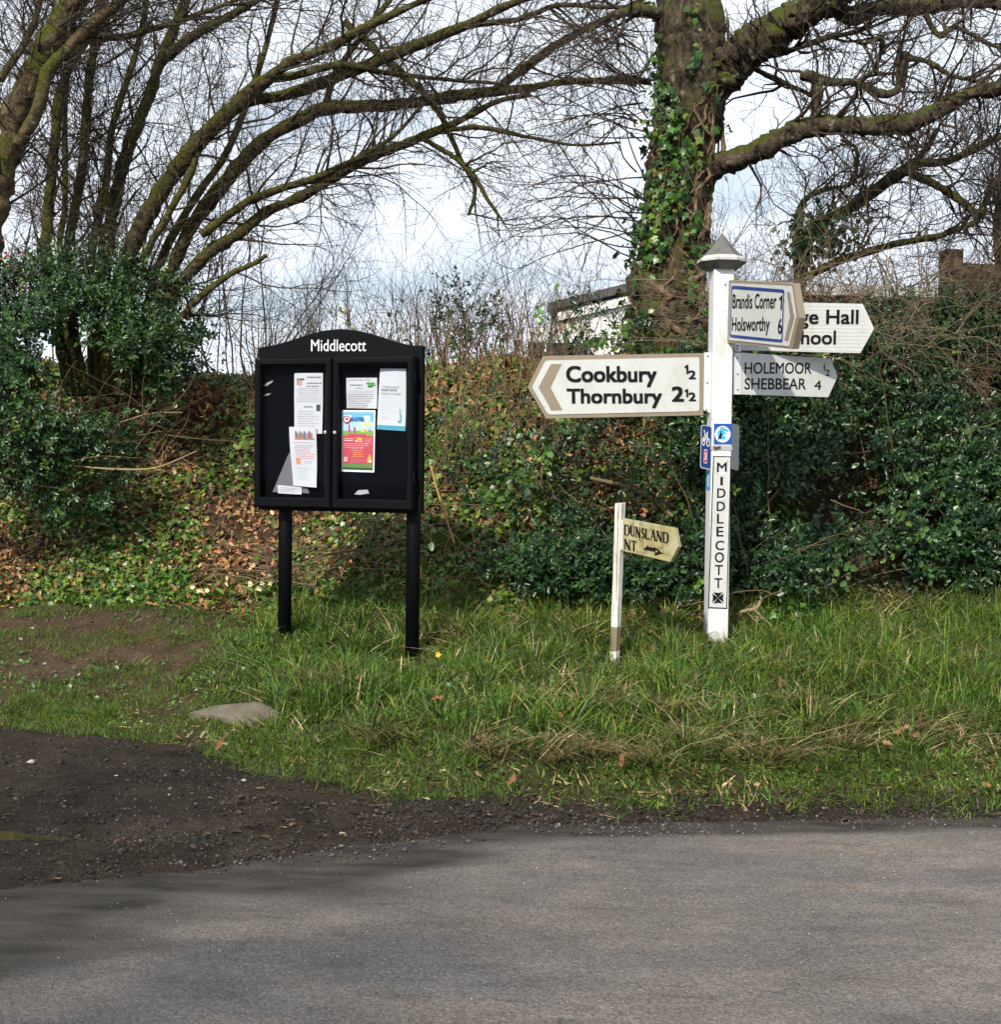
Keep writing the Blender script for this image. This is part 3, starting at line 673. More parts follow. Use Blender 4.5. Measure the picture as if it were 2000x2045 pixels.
SER = {  # thick, thin and serif strokes on a unit square (x right, y up)
 'D': [((.1, 0), (.1, 1), .2), ((.2, .96), (.62, .96), .1), ((.2, .04), (.62, .04), .1), ((.62, .96), (.84, .78), .14), ((.84, .8), (.84, .2), .2), ((.84, .22), (.62, .04), .14), ((-.04, .03), (.3, .03), .06), ((-.04, .97), (.3, .97), .06)],
 'U': [((.12, 1), (.12, .25), .2), ((.12, .27), (.35, .05), .14), ((.35, .05), (.62, .05), .12), ((.62, .05), (.8, .25), .12), ((.8, .22), (.8, 1), .12), ((-.06, .97), (.3, .97), .06), ((.66, .97), (.96, .97), .06)],
 'N': [((.14, 0), (.14, 1), .12), ((.12, .98), (.82, .04), .22), ((.84, 0), (.84, 1), .12), ((-.02, .03), (.3, .03), .06), ((-.04, .97), (.22, .97), .06), ((.7, .97), (.98, .97), .06)],
 'S': [((.8, .76), (.66, .94), .1), ((.68, .95), (.34, .95), .12), ((.36, .95), (.15, .74), .17), ((.15, .74), (.78, .34), .2), ((.78, .34), (.6, .06), .17), ((.62, .05), (.26, .05), .12), ((.28, .06), (.12, .28), .1)],
 'L': [((.16, 0), (.16, 1), .2), ((.16, .05), (.8, .05), .11), ((.82, 0), (.86, .28), .1), ((0, .97), (.34, .97), .06)],
 'A': [((.12, 0), (.48, 1), .1), ((.46, 1), (.84, 0), .22), ((.24, .34), (.7, .34), .08), ((-.02, .03), (.28, .03), .06), ((.64, .03), (1.0, .03), .06)],
 'T': [((.48, 0), (.48, 1), .2), ((.02, .95), (.95, .95), .11), ((.05, 1), (.03, .72), .08), ((.92, 1), (.95, .72), .08), ((.3, .03), (.66, .03), .06)],
 '.': [((.4, .02), (.6, .02), .2)]}
def serif_text(parent, P, zf, y, mt, rows):
    V, F, n = [], [], 0
    for ch, ul, vl, uw, ub, vt, vb in rows:   # character, left u, width, baseline v at left, cap height, slope
        for (a_, b_, w_) in SER[ch]:
            q = [np.array(P.loc(*zf(ul + p[0] * uw, vb + (ul + p[0] * uw - 205) * .195 - p[1] * vt), y)) for p in (a_, b_)]
            d = q[1] - q[0]; Ln = np.linalg.norm(d) + 1e-9; hgt = .0011 * vt / 11.9 * 2.75
            nn = np.array([-d[1], d[0]]) / Ln * w_ * .068 / 2
            V += [q[0] + nn, q[0] - nn, q[1] - nn, q[1] + nn]; F.append((n, n + 1, n + 2, n + 3)); n += 4
    me = bpy.data.meshes.new('lettering'); me.from_pydata([(p[0], y - .000012 * (k // 4), p[1]) for k, p in enumerate(V)], [], F); me.update()
    return link('lettering', me, mt, parent)
rows = []
for ch, ul, uw in (('D', 212, 125), ('U', 350, 120), ('N', 475, 118), ('S', 605, 100), ('L', 705, 105), ('A', 822, 150), ('N', 970, 140), ('D', 1125, 140)): rows.append((ch, ul, 0, uw, 0, 255, 1052))
for ch, ul, uw in (('N', 205, 150), ('T', 372, 130), ('.', 490, 50)): rows.append((ch, ul, 0, uw, 0, 250, 1392))
serif_text(da, D, ZD, -.001, M_BLACKL, rows)
flat(da, 'arrow', M_BLACKL, D, ZD, [(665, 1370), (725, 1345), (750, 1290), (785, 1335), (880, 1350), (935, 1345), (1010, 1390), (1090, 1470), (1190, 1490), (1080, 1500), (930, 1550), (925, 1450), (820, 1430), (690, 1405)], -.0012, .001)
flat(da, 'arrow_gap', M_LICHEN, D, ZD, [(955, 1405), (1010, 1440), (955, 1475)], -.0018, .0005)

# ---- notice board
NB = Pose(-1.03, 7.959, 1.317, -19.3, -.5)
nbz = gz(-1.03, 8.0)
board = empty('notice_board', (-1.0, 8.05, nbz), 'black metal parish notice board on two posts headed Middlecott', 'notice board')
W2, H = .537, .918
m = MB()                                                   # back board with the arched header
hx0, _ = NB.loc(*Z4(130, 800), .06); hx1, _ = NB.loc(*Z4(1728, 800), .06)
prof = [(130, 265), (300, 235), (480, 180), (650, 125), (780, 95), (930, 82), (1080, 95), (1230, 130), (1400, 185), (1560, 230), (1650, 245), (1715, 240), (1728, 250)]
top = [NB.loc(*Z4(*p), .06) for p in prof]
pts = [(hx0, -.02), (hx1, -.02)] + top[::-1]
m.prism(pts, .06, .10); hb = m.build('header_board', M_BLACK, board, bevel=.004); NB.attach(hb, board)
lettering(hb, NB, Z4, [('Middlecott', 640, 1175, 185, 298)], .058, M_WHITE, bold=.004).name = 'lettering'
m = MB()                                                   # cabinet sides
t_ = .012
m.box(-W2, -W2 + t_, .004, .058, 0, H); m.box(W2 - t_, W2, .004, .058, 0, H); m.box(-W2 + t_, W2 - t_, .004, .058, 0, t_); m.box(-W2 + t_, W2 - t_, .004, .058, H - t_, H)
o = m.build('cabinet', M_BLACK, board, bevel=.003); NB.attach(o, board)
m = MB(); m.box(-W2 + t_, W2 - t_, .050, .059, t_, H - t_); bk = m.build('pin_panel', M_BACK, board); NB.attach(bk, board)
xm, _ = NB.loc(*Z4(850, 1000))
def door(x0, x1):
    m = MB(); fw_, b, yb, yf = .042, .010, .004, -.022
    z0, z1 = 0.0, H
    def fr(x0, x1, z0, z1, w_, wb):
        o_ = [(x0, z0), (x1, z0), (x1, z1), (x0, z1)]; c_ = [(x0 + b, z0 + b), (x1 - b, z0 + b), (x1 - b, z1 - b), (x0 + b, z1 - b)]
        d_ = [(x0 + w_ - b, z0 + wb - b), (x1 - w_ + b, z0 + wb - b), (x1 - w_ + b, z1 - w_ + b), (x0 + w_ - b, z1 - w_ + b)]
        i_ = [(x0 + w_, z0 + wb), (x1 - w_, z0 + wb), (x1 - w_, z1 - w_), (x0 + w_, z1 - w_)]
        loops = [[(p[0], yb, p[1]) for p in o_], [(p[0], yf + b, p[1]) for p in o_], [(p[0], yf, p[1]) for p in c_], [(p[0], yf, p[1]) for p in d_], [(p[0], yf + b, p[1]) for p in i_], [(p[0], yb, p[1]) for p in i_]]
        V = sum(loops, []); F = []
        for k in range(5): F += [(k * 4 + i, k * 4 + (i + 1) % 4, k * 4 + 4 + (i + 1) % 4, k * 4 + 4 + i) for i in range(4)]
        F += [(20 + i, 20 + (i + 1) % 4, (i + 1) % 4, i) for i in range(4)]
        m.add(V, F)
    fr(x0, x1, z0, z1, fw_, .062)
    d = m.build('door', M_BLACK, board); NB.attach(d, board)
    m = MB(); m.add([(x0 + fw_ - .004, -.004, .058), (x1 - fw_ + .004, -.004, .058), (x1 - fw_ + .004, -.004, z1 - fw_ + .004), (x0 + fw_ - .004, -.004, z1 - fw_ + .004)], [(0, 1, 2, 3)]); m.build('pane', M_GLASS, d)
    return d
dl = door(-W2, xm - .004); dr_ = door(xm + .004, W2)
for d, q in ((dl, (780, 1085)), (dr_, (872, 1088))):
    x_, z_ = NB.loc(*Z4(*q), -.022); m = MB(); m.cyl((x_, -.022, z_), (0, -1, 0), .011, .010, .007, 14); m.cyl((x_, -.029, z_), (0, -1, 0), .005, .004, .004, 10); m.build('lock', M_SILVER, d)
for d, xh in ((dl, -W2 - .004), (dr_, W2 + .004)):
    for zh in (.16, .76):
        m = MB(); m.cyl((xh, -.008, zh), (0, 0, 1), .008, .008, .07, 10); m.build('hinge', M_BLACK, d)
for pts in ([(175, 632), (215, 605), (272, 583), (262, 600), (205, 640)], [(172, 738), (205, 715), (255, 708), (230, 724)], [(1060, 1690), (1100, 1650), (1190, 1645), (1205, 1680), (1120, 1695)]):
    flat(bk, 'scuff', M_GREY, NB, Z4, pts, .0485, .001)
for u in (390, 1640):                                      # round posts behind
    x_, _ = NB.loc(*Z4(u, 1000), .125); m = MB()
    m.cyl((x_, .135, -1.35), (0, 0, 1), .043, .043, 1.35 + H, 20); o = m.build('post', M_BLACK, board, smooth=True); NB.attach(o, board)
    for f_ in o.data.polygons:
        if len(f_.vertices) > 4: f_.use_smooth = False
    m = MB(); m.box(x_ - .04, x_ + .04, .097, .108, .12, .18); m.box(x_ - .04, x_ + .04, .097, .108, .7, .76); m.build('clamp', M_BLACK, o)

# ---- papers pinned in the notice board
def paper(name, label, quad, prints, col=(.47, .48, .53), bulge=.004, yp=.044):
    """quad in Z4 units TL,TR,BR,BL; prints: (s0,t0,s1,t1,colour) on the unit sheet, t down"""
    c = [np.array(NB.loc(*Z4(*q), yp)) for q in quad]
    def pt(s, t, lift):
        p = (c[0] * (1 - s) + c[1] * s) * (1 - t) + (c[3] * (1 - s) + c[2] * s) * t
        return (p[0], yp - lift - bulge * (math.sin(s * 3.1) * .5 + .5 * math.sin(t * 5 + s * 2) + .5), p[1])
    V, F, K = [], [], []
    nx, ny = 6, 9
    for j in range(ny + 1):
        for i in range(nx + 1): V.append(pt(i / nx, j / ny, 0)); K.append(col)
    for j in range(ny):
        for i in range(nx): a_ = j * (nx + 1) + i; F.append((a_, a_ + nx + 1, a_ + nx + 2, a_ + 1))
    me = make_mesh(name, np.array(V), [np.array(F)], np.array(K), True)
    ctr = np.array(NB.t) + NB.R @ np.array([c[3][0], yp, c[3][1]])
    o = link(name, me, M_PAPER, None, label, 'notice'); o.matrix_basis = NB.mat4()
    V, F, K, n = [], [], [], 0
    for kk, (s0, t0, s1, t1, cc) in enumerate(prints):
        lift = .0007 + (.00005 * kk if bulge == 0 else .0003 * (kk % 4))
        pieces = max(1, int((s1 - s0) / .18)); tp = max(1, int((t1 - t0) / .12))
        for i in range(pieces):
            for j in range(tp):
                a0, a1 = s0 + (s1 - s0) * i / pieces, s0 + (s1 - s0) * (i + 1) / pieces; b0, b1 = t0 + (t1 - t0) * j / tp, t0 + (t1 - t0) * (j + 1) / tp
                V += [pt(a0, b0, lift), pt(a0, b1, lift), pt(a1, b1, lift), pt(a1, b0, lift)]; F.append((n, n + 1, n + 2, n + 3)); n += 4; K += [cc] * 4
    if V:
        link('print', make_mesh('print', np.array(V), [np.array(F)], np.array(K)), M_PAPER, o)
    return o, pt
def lines(s0, s1, t0, t1, n, cc, h=.011, words=True, centre=False):
    r_ = []
    for k in range(n):
        t = t0 + (t1 - t0) * k / max(1, n - 1); e = s1 - rng.uniform(0, .3) * (s1 - s0); b = s0
        if centre: b = s0 + (s1 - e) / 2; e = s1 - (s1 - e) / 2
        s = b
        while s < e:
            L_ = rng.uniform(.04, .13); r_.append((s, t, min(s + L_, e), t + h, cc)); s += L_ + .022
    return r_
INK = (.10, .10, .12); INK2 = (.28, .29, .34)
paper('notice', 'tall typed notice high in the notice board door nearest the hedge bank', [(480, 512), (758, 512), (750, 1102), (478, 1095)],
      lines(.45, .95, .06, .08, 1, INK, .022) + lines(.45, .98, .16, .21, 2, INK, .016) + [(.1, .10, .18, .2, (.25, .2, .2)), (.2, .12, .28, .22, (.45, .25, .2)), (.08, .09, .36, .12, (.08, .07, .07))]
      + lines(.05, .98, .25, .47, 8, INK2, .010, centre=True) + lines(.35, .7, .55, .57, 1, INK, .02) + [(.78, .52, .92, .63, (.03, .06, .05))] + lines(.12, .9, .63, .95, 9, INK2, .012))
paper('notice', 'curling sheet with a row of coloured books pinned over the tall notice', [(430, 1035), (696, 1035), (698, 1625), (466, 1605)],
      [(.22 + .055 * k, .07 + .02 * (k % 3), .27 + .055 * k, .19, c_) for k, c_ in enumerate([(.3, .08, .08), (.08, .15, .3), (.35, .2, .05), (.1, .25, .15), (.25, .1, .25), (.4, .15, .05), (.1, .1, .3), (.3, .25, .1), (.1, .25, .3), (.35, .1, .1), (.15, .1, .25), (.3, .3, .1)])]
      + [(.2, .195, .93, .215, (.4, .12, .06))] + lines(.12, .95, .26, .26, 1, INK2, .012) + lines(.2, .95, .31, .52, 7, (.5, .12, .14), .009) + [(.2, .53, .38, .63, (.55, .22, .12))] + lines(.5, .9, .57, .6, 2, INK2, .008) + lines(.2, .75, .68, .88, 7, (.22, .42, .35), .008),
      bulge=.009, yp=.036)
paper('notice', 'small white card pinned at the foot of the notice board', [(315, 1600), (550, 1620), (548, 1692), (318, 1680)], lines(.1, .9, .2, .75, 4, INK2, .05), bulge=.002, yp=.040)
paper('notice', 'plain grey backing sheet half hidden behind the curling sheet', [(425, 1290), (470, 1280), (625, 1680), (265, 1668)], [], col=(.12, .12, .13), bulge=.001, yp=.047)
paper('notice', 'typed white notice with a green leaf mark above the coloured poster', [(985, 560), (1285, 558), (1282, 858), (988, 852)],
      lines(.05, .95, .06, .08, 1, INK, .022) + lines(.12, .55, .22, .24, 1, INK, .035) + [(.66, .15, .92, .22, (.06, .25, .05)), (.72, .22, .95, .27, (.05, .3, .06)), (.7, .27, .86, .31, (.02, .06, .03))]
      + lines(.3, .6, .33, .35, 1, INK, .02) + lines(.05, .95, .42, .47, 2, INK2, .014, centre=True) + lines(.05, .9, .54, .95, 8, INK, .018))
ps, pt = paper('poster', 'red and blue Easter poster with green hills in the notice board', [(940, 872), (1266, 874), (1254, 1478), (936, 1468)],
      [(.04, .03, .96, .36, (.14, .38, .72)), (.04, .18, .96, .36, (.32, .55, .80))] +
      [(.08, .08, .28, .12, (.75, .8, .88)), (.66, .09, .84, .17, (.7, .78, .88)), (.5, .2, .7, .26, (.55, .7, .85))] +
      [(.04, .33, .96, .45, (.16, .33, .07))] + [(.04 + .092 * k, .30 + .05 * abs(k - 4.5) / 4.5, .04 + .092 * (k + 1), .36, (.18, .36, .08)) for k in (0, 1, 2, 6, 7, 8, 9)] +
      [(.04, .41, .96, .885, (.42, .055, .08)), (.2, .385, .75, .42, (.42, .055, .08))] + [(.2, .23, .25, .36, (.42, .05, .1)), (.36, .27, .42, .37, (.42, .05, .1)), (.22, .30, .27, .37, (.45, .07, .12))] +
      [(.58, .29, .66, .35, (.8, .5, .06)), (.68, .3, .75, .35, (.75, .35, .05)), (.82, .31, .88, .345, (.5, .08, .1)), (.62, .2, .92, .24, (.72, .55, .16))] +
      [(.04, .87, .96, .965, (.09, .2, .05)), (.04, .93, .96, .965, (.03, .06, .025))] +
      [(.08, .455, .36, .465, (.7, .35, .38)), (.08, .485, .34, .497, (.75, .6, .62)), (.40, .44, .66, .53, (.55, .12, .06)), (.48, .445, .60, .48, (.8, .38, .03))] + lines(.7, .95, .455, .53, 4, (.6, .3, .33), .009) +
      lines(.08, .95, .54, .60, 3, (.68, .4, .42), .008) + lines(.3, .75, .62, .65, 2, (.7, .35, .35), .008) + lines(.36, .72, .68, .74, 3, (.78, .3, .05), .012) + lines(.3, .8, .77, .85, 5, (.55, .2, .24), .006) +
      [(.8, .76, .93, .85, (.75, .28, .03)), (.84, .72, .89, .77, (.8, .4, .05)), (.82, .81, .93, .835, (.78, .72, .65)), (.08, .76, .2, .84, (.5, .3, .32))], col=(.66, .67, .68), bulge=0)
def poster_text(body, s0, s1, t0, t1, mt):
    V, F = text_geo(body, .015); x0, x1 = V[:, 0].min(), V[:, 0].max()
    Q = [pt(s0 + (v[0] - x0) / (x1 - x0) * (s1 - s0), t1 - v[1] / .69 * (t1 - t0), .0075) for v in V]
    me = bpy.data.meshes.new('lettering'); me.from_pydata(Q, [], F); me.update(); link('lettering', me, mt, ps)
poster_text('EASTER', .29, .70, .115, .175, M_BLUE); poster_text('March', .42, .64, .485, .515, M_WHITE)
def poster_ring(cs, ct, rs, rt, mt, lift, name):
    n = 20; Q = [pt(cs, ct, lift)] + [pt(cs + rs * math.cos(2 * math.pi * k / n), ct + rt * math.sin(2 * math.pi * k / n), lift) for k in range(n)]
    me = bpy.data.meshes.new(name); me.from_pydata(Q, [], [(0, (k + 1) % n + 1, k + 1) for k in range(n)]); me.update(); link(name, me, mt, ps)
poster_ring(.165, .15, .11, .062, M_RED, .0075, 'badge'); poster_ring(.165, .15, .08, .045, M_WHITE, .008, 'badge'); poster_ring(.165, .145, .035, .018, M_BLACKL, .0085, 'badge')
lf, pt = paper('notice', 'tall pale leaflet with a teal foot strip, tilted in the notice board', [(1315, 468), (1568, 470), (1560, 1076), (1280, 1058)],
      [(.0, .925, 1, 1, (.06, .26, .36))] + lines(.12, .85, .47, .72, 6, (.45, .47, .5), .006) + lines(.1, .5, .79, .82, 2, (.4, .42, .45), .007) +
      [(.74, .60, .79, .68, (.3, .5, .52)), (.78, .66, .83, .76, (.1, .32, .34)), (.80, .74, .86, .87, (.1, .3, .33)), (.74, .84, .84, .875, (.08, .2, .22))], col=(.47, .50, .54), bulge=.006)
ps = lf
for tx, t in (('A friendly community', .30), ('transport service', .355), ('keeping you connected', .41)): poster_text(tx, .1, .1 + .034 * len(tx), t - .028, t, M_GREY if 'tr' not in tx[:2] else M_BLACKL)

# ------------------------------------------------------------------ bare trees
def wood(name, batches, sides, mt, parent, col=None, smooth=True, rough=0.0):
    V, F = tubes(batches, sides)
    if rough:
        P, R = batches[0]; c0 = np.repeat(P[0], sides, 0); rr = np.repeat(R[0], sides); u_ = unit(V - c0)
        k = .10 / np.maximum(rr, .02)
        V = V + u_ * (rr * rough * (1.6 * (fbm(V[:, 0] * 9, V[:, 1] * 9, V[:, 2] * 9, 3, 51) - .5) + .9 * (fbm(V[:, 0] * 28, V[:, 1] * 28, V[:, 2] * 28, 2, 52) - .5)))[:, None]
    c = None
    if col is not None:
        c = np.tile(np.asarray(col, float), (len(V), 1)) * (.75 + .5 * vnoise(V[:, 0] * 9, V[:, 1] * 9, V[:, 2] * 9, 4))[:, None]
    return link(name, make_mesh(name, V, [F], c, smooth), mt, parent)
def twigs_on(limbs, k1, k2, k3, L1=(.5, 1.3), L2=(.25, .6), L3=(.10, .28), g1=.03, g2=.0, g3=.02, wander=.16, r1=.0075, up=.25, t0=.2, k4=0, n3=4):
    """three orders of shoots off the traced limbs -> batches"""
    n = 24
    P0 = np.concatenate([p for p, r in limbs]); R0 = np.concatenate([r for p, r in limbs])
    p, d, r, t = spawn(P0, R0, k1, t0, 1.0, (30, 75), (0, 0, 1), up)
    A = walk(p, d, rng.uniform(*L1, k1), 9, wander, rng.normal(g1, .03, k1), np.minimum(r * .6, r1 * rng.uniform(.7, 1.7, k1)), np.full(k1, .0018))
    p, d, r, t = spawn(A[0], A[1], k2, .15, 1.0, (25, 70), (0, 0, 1), up * .5)
    B = walk(p, d, rng.uniform(*L2, k2), 6, wander * 1.2, rng.normal(g2, .04, k2), np.minimum(r * .75, .0042), np.full(k2, .0013))
    p, d, r, t = spawn(B[0], B[1], k3, .1, 1.0, (25, 75))
    C = walk(p, d, rng.uniform(*L3, k3), n3, wander * 1.3, rng.normal(g3, .05, k3), np.minimum(r * .8, .0026), np.full(k3, .0010))
    return [A, B, C]

# --- hazel coppice on the bank
HZ = [
 [(95, 545, 10.7, 13), (99, 404, 10.75, 12), (112, 257, 10.8, 11), (124, 170, 10.9, 10), (165, 90, 11.0, 9), (230, 10, 11.1, 7), (290, -60, 11.2, 5)],
 [(136, 535, 10.5, 12), (165, 331, 10.45, 11), (176, 184, 10.4, 10), (191, 74, 10.4, 9), (206, -40, 10.3, 8)],
 [(206, 560, 10.8, 16), (228, 404, 10.8, 15), (257, 294, 10.8, 14), (294, 202, 10.9, 13), (322, 121, 11.0, 12), (353, 44, 11.1, 10), (385, -50, 11.2, 8)],
 [(322, 124, 11.0, 11), (360, 92, 10.95, 11), (404, 62, 10.9, 10), (478, 22, 10.8, 9), (545, -20, 10.7, 8)],
 [(240, 585, 10.5, 21), (279, 460, 10.4, 20), (331, 368, 10.3, 19), (404, 276, 10.2, 19), (478, 206, 10.1, 17), (533, 158, 10.0, 13), (588, 121, 9.9, 12), (650, 98, 9.9, 11), (710, 66, 9.8, 10), (784, 29, 9.8, 9), (880, -15, 9.7, 7)],
 [(470, 212, 10.1, 11), (520, 197, 10.15, 11), (570, 190, 10.2, 12), (643, 165, 10.25, 12), (747, 125, 10.3, 12), (894, 66, 10.3, 11), (949, 44, 10.3, 9), (1004, 15, 10.3, 8), (1090, -15, 10.3, 6)],
 [(935, 52, 10.3, 6), (1041, 37, 10.35, 6), (1115, 11, 10.4, 5), (1225, 15, 10.4, 4), (1300, 5, 10.5, 3)],
 [(318, 625, 10.6, 17), (368, 478, 10.6, 16), (423, 397, 10.6, 16), (478, 331, 10.6, 16), (533, 276, 10.6, 15), (607, 235, 10.6, 15), (655, 217, 10.6, 15), (784, 210, 10.6, 13), (894, 195, 10.6, 13), (968, 184, 10.6, 12), (1041, 178, 10.6, 9), (1151, 162, 10.65, 8), (1300, 165, 10.7, 5)],
 [(985, 182, 10.6, 9), (1030, 150, 10.6, 9), (1115, 88, 10.6, 8), (1225, 29, 10.6, 6), (1300, -10, 10.6, 5)],
 [(650, 218, 10.6, 7), (655, 190, 10.55, 7), (674, 140, 10.5, 7), (729, 66, 10.4, 6), (790, -15, 10.4, 5)],
 [(322, 650, 10.4, 15), (368, 559, 10.4, 14), (423, 500, 10.4, 14), (478, 467, 10.4, 13), (533, 423, 10.4, 12), (607, 390, 10.4, 12), (710, 328, 10.4, 12), (821, 283, 10.4, 10), (931, 235, 10.4, 8), (990, 204, 10.5, 6), (1060, 190, 10.5, 4)],
 [(400, 470, 10.3, 8), (455, 430, 10.3, 8), (515, 393, 10.25, 8), (625, 357, 10.2, 7), (700, 324, 10.2, 6), (790, 270, 10.2, 4), (850, 200, 10.3, 3)],
 [(349, 650, 10.2, 7), (441, 560, 10.1, 6), (500, 530, 10.1, 5), (532, 510, 10.1, 4)],
 [(270, 560, 10.3, 8), (330, 440, 10.2, 7), (380, 350, 10.2, 7), (400, 300, 10.2, 5), (460, 230, 10.1, 4)],
 [(180, 540, 10.9, 9), (210, 380, 11.1, 8), (225, 250, 11.2, 7), (270, 110, 11.3, 6), (300, -30, 11.4, 5)],
 [(120, 540, 11.0, 7), (130, 400, 11.1, 6), (128, 250, 11.2, 6), (135, 120, 11.2, 5), (140, -20, 11.2, 4)],
 [(300, 600, 10.8, 10), (330, 500, 10.9, 9), (400, 380, 11.0, 8), (455, 300, 11.1, 7), (520, 130, 11.2, 6), (560, -20, 11.3, 5)],
 [(530, 160, 10.0, 8), (600, 150, 10.1, 8), (680, 130, 10.2, 7), (790, 148, 10.3, 5), (900, 160, 10.4, 4), (1010, 168, 10.5, 3)],
 [(880, 262, 10.4, 5), (960, 255, 10.3, 5), (1060, 275, 10.2, 4), (1150, 290, 10.2, 3), (1240, 285, 10.2, 2)],
 [(840, 275, 10.4, 5), (900, 310, 10.3, 5), (945, 350, 10.2, 5), (975, 400, 10.1, 4), (1010, 450, 10.1, 2)],
 [(690, 45, 10.8, 8), (760, 110, 10.7, 8), (830, 170, 10.6, 8), (880, 230, 10.5, 6), (920, 320, 10.4, 5), (950, 380, 10.3, 4), (935, 430, 10.3, 3)],
]
for i in (0, 1, 2, 4, 7, 10, 12, 13, 14, 15, 16):
    c = HZ[i]; HZ[i] = [(c[0][0] * .55 + 245 * .45 - 20, 790, c[0][2] - .1, c[0][3] * 1.2)] + c
hz = [limb(c, 28) for c in HZ]
hb_ = at(220, 640, 10.5)
hazel = empty('hazel_tree', (hb_[0], hb_[1], gz(hb_[0], hb_[1])), 'many-stemmed mossy hazel arching from the bank over the notice board', 'tree')
for i in (0, 1, 2, 3, 4, 7, 10):
    wood('trunk', [(lambda q: (q[0], q[1] * .88))(limb(HZ[i], 90, .002))], 14, M_HAZELBARK, hazel, rough=.42)
for i in (5, 6, 8, 9, 11, 12, 13, 14, 15, 16, 17, 18, 19, 20): wood('limb', [hz[i]], 9, M_HAZELBARK, hazel)
tb = twigs_on(hz, 330, 2300, 9000, (.5, 1.3), (.25, .65), (.1, .32), .0, -.01, -.02)
o = wood('crown', tb, [5, 4, 3], M_TWIG, hazel, (.045, .034, .022)); o['kind'] = 'stuff'
# catkins
p, d, r, t = spawn(tb[1][0], tb[1][1], 900, .5, 1.0)
ck = walk(p, np.tile([0, 0, -1.0], (900, 1)), rng.uniform(.03, .06, 900), 3, .1, 0, np.full(900, .0025), np.full(900, .002))
o = wood('catkins', [ck], 4, M_TWIG, hazel, (.16, .12, .045)); o['kind'] = 'stuff'

# --- mossy trunk at the far left
LT = [
 [(-40, 560, 9.9, 38), (-15, 420, 9.9, 36), (15, 300, 9.85, 34), (40, 210, 9.8, 34), (82, 120, 9.8, 31), (130, 40, 9.8, 28), (175, -50, 9.8, 25)],
 [(37, 290, 9.7, 13), (78, 215, 9.65, 13), (94, 145, 9.65, 12), (147, 84, 9.7, 11), (206, 29, 9.7, 10), (270, -20, 9.7, 8)],
 [(0, 160, 9.9, 8), (40, 100, 10, 7), (70, 40, 10, 6), (85, -20, 10, 5)],
 [(150, 60, 9.8, 8), (230, 75, 9.9, 7), (300, 60, 10, 6), (420, 20, 10.1, 4), (500, -10, 10.2, 3)],
]
lt = [limb(c, 24) for c in LT]
b_ = at(-40, 560, 9.9)
mossy = empty('mossy_tree', (b_[0], b_[1], gz(b_[0], b_[1])), 'thick moss covered trunk leaning in at the left edge', 'tree')
P, R = lt[0]; P = P.copy(); R = R * .8 * (1 + .12 * (vnoise(np.arange(24) * .7, 0, 0, 3) - .5))[None]
P = np.concatenate([[[P[0, 0] + np.array([-.1, 0, -.8])]], P], 1); R = np.concatenate([[[R[0, 0] * 1.1]], R], 1)
Pm = smooth_line(np.concatenate([P[0], R[0][:, None]], 1), 110); wood('trunk', [(Pm[None, :, :3], Pm[None, :, 3])], 28, M_MOSSBARK, mossy, rough=.45)
for q in lt[1:]: wood('limb', [q], 10, M_MOSSBARK, mossy)
o = wood('crown', twigs_on(lt, 90, 700, 2600, (.4, 1.1)), [5, 4, 3], M_TWIG, mossy, (.042, .032, .022)); o['kind'] = 'stuff'

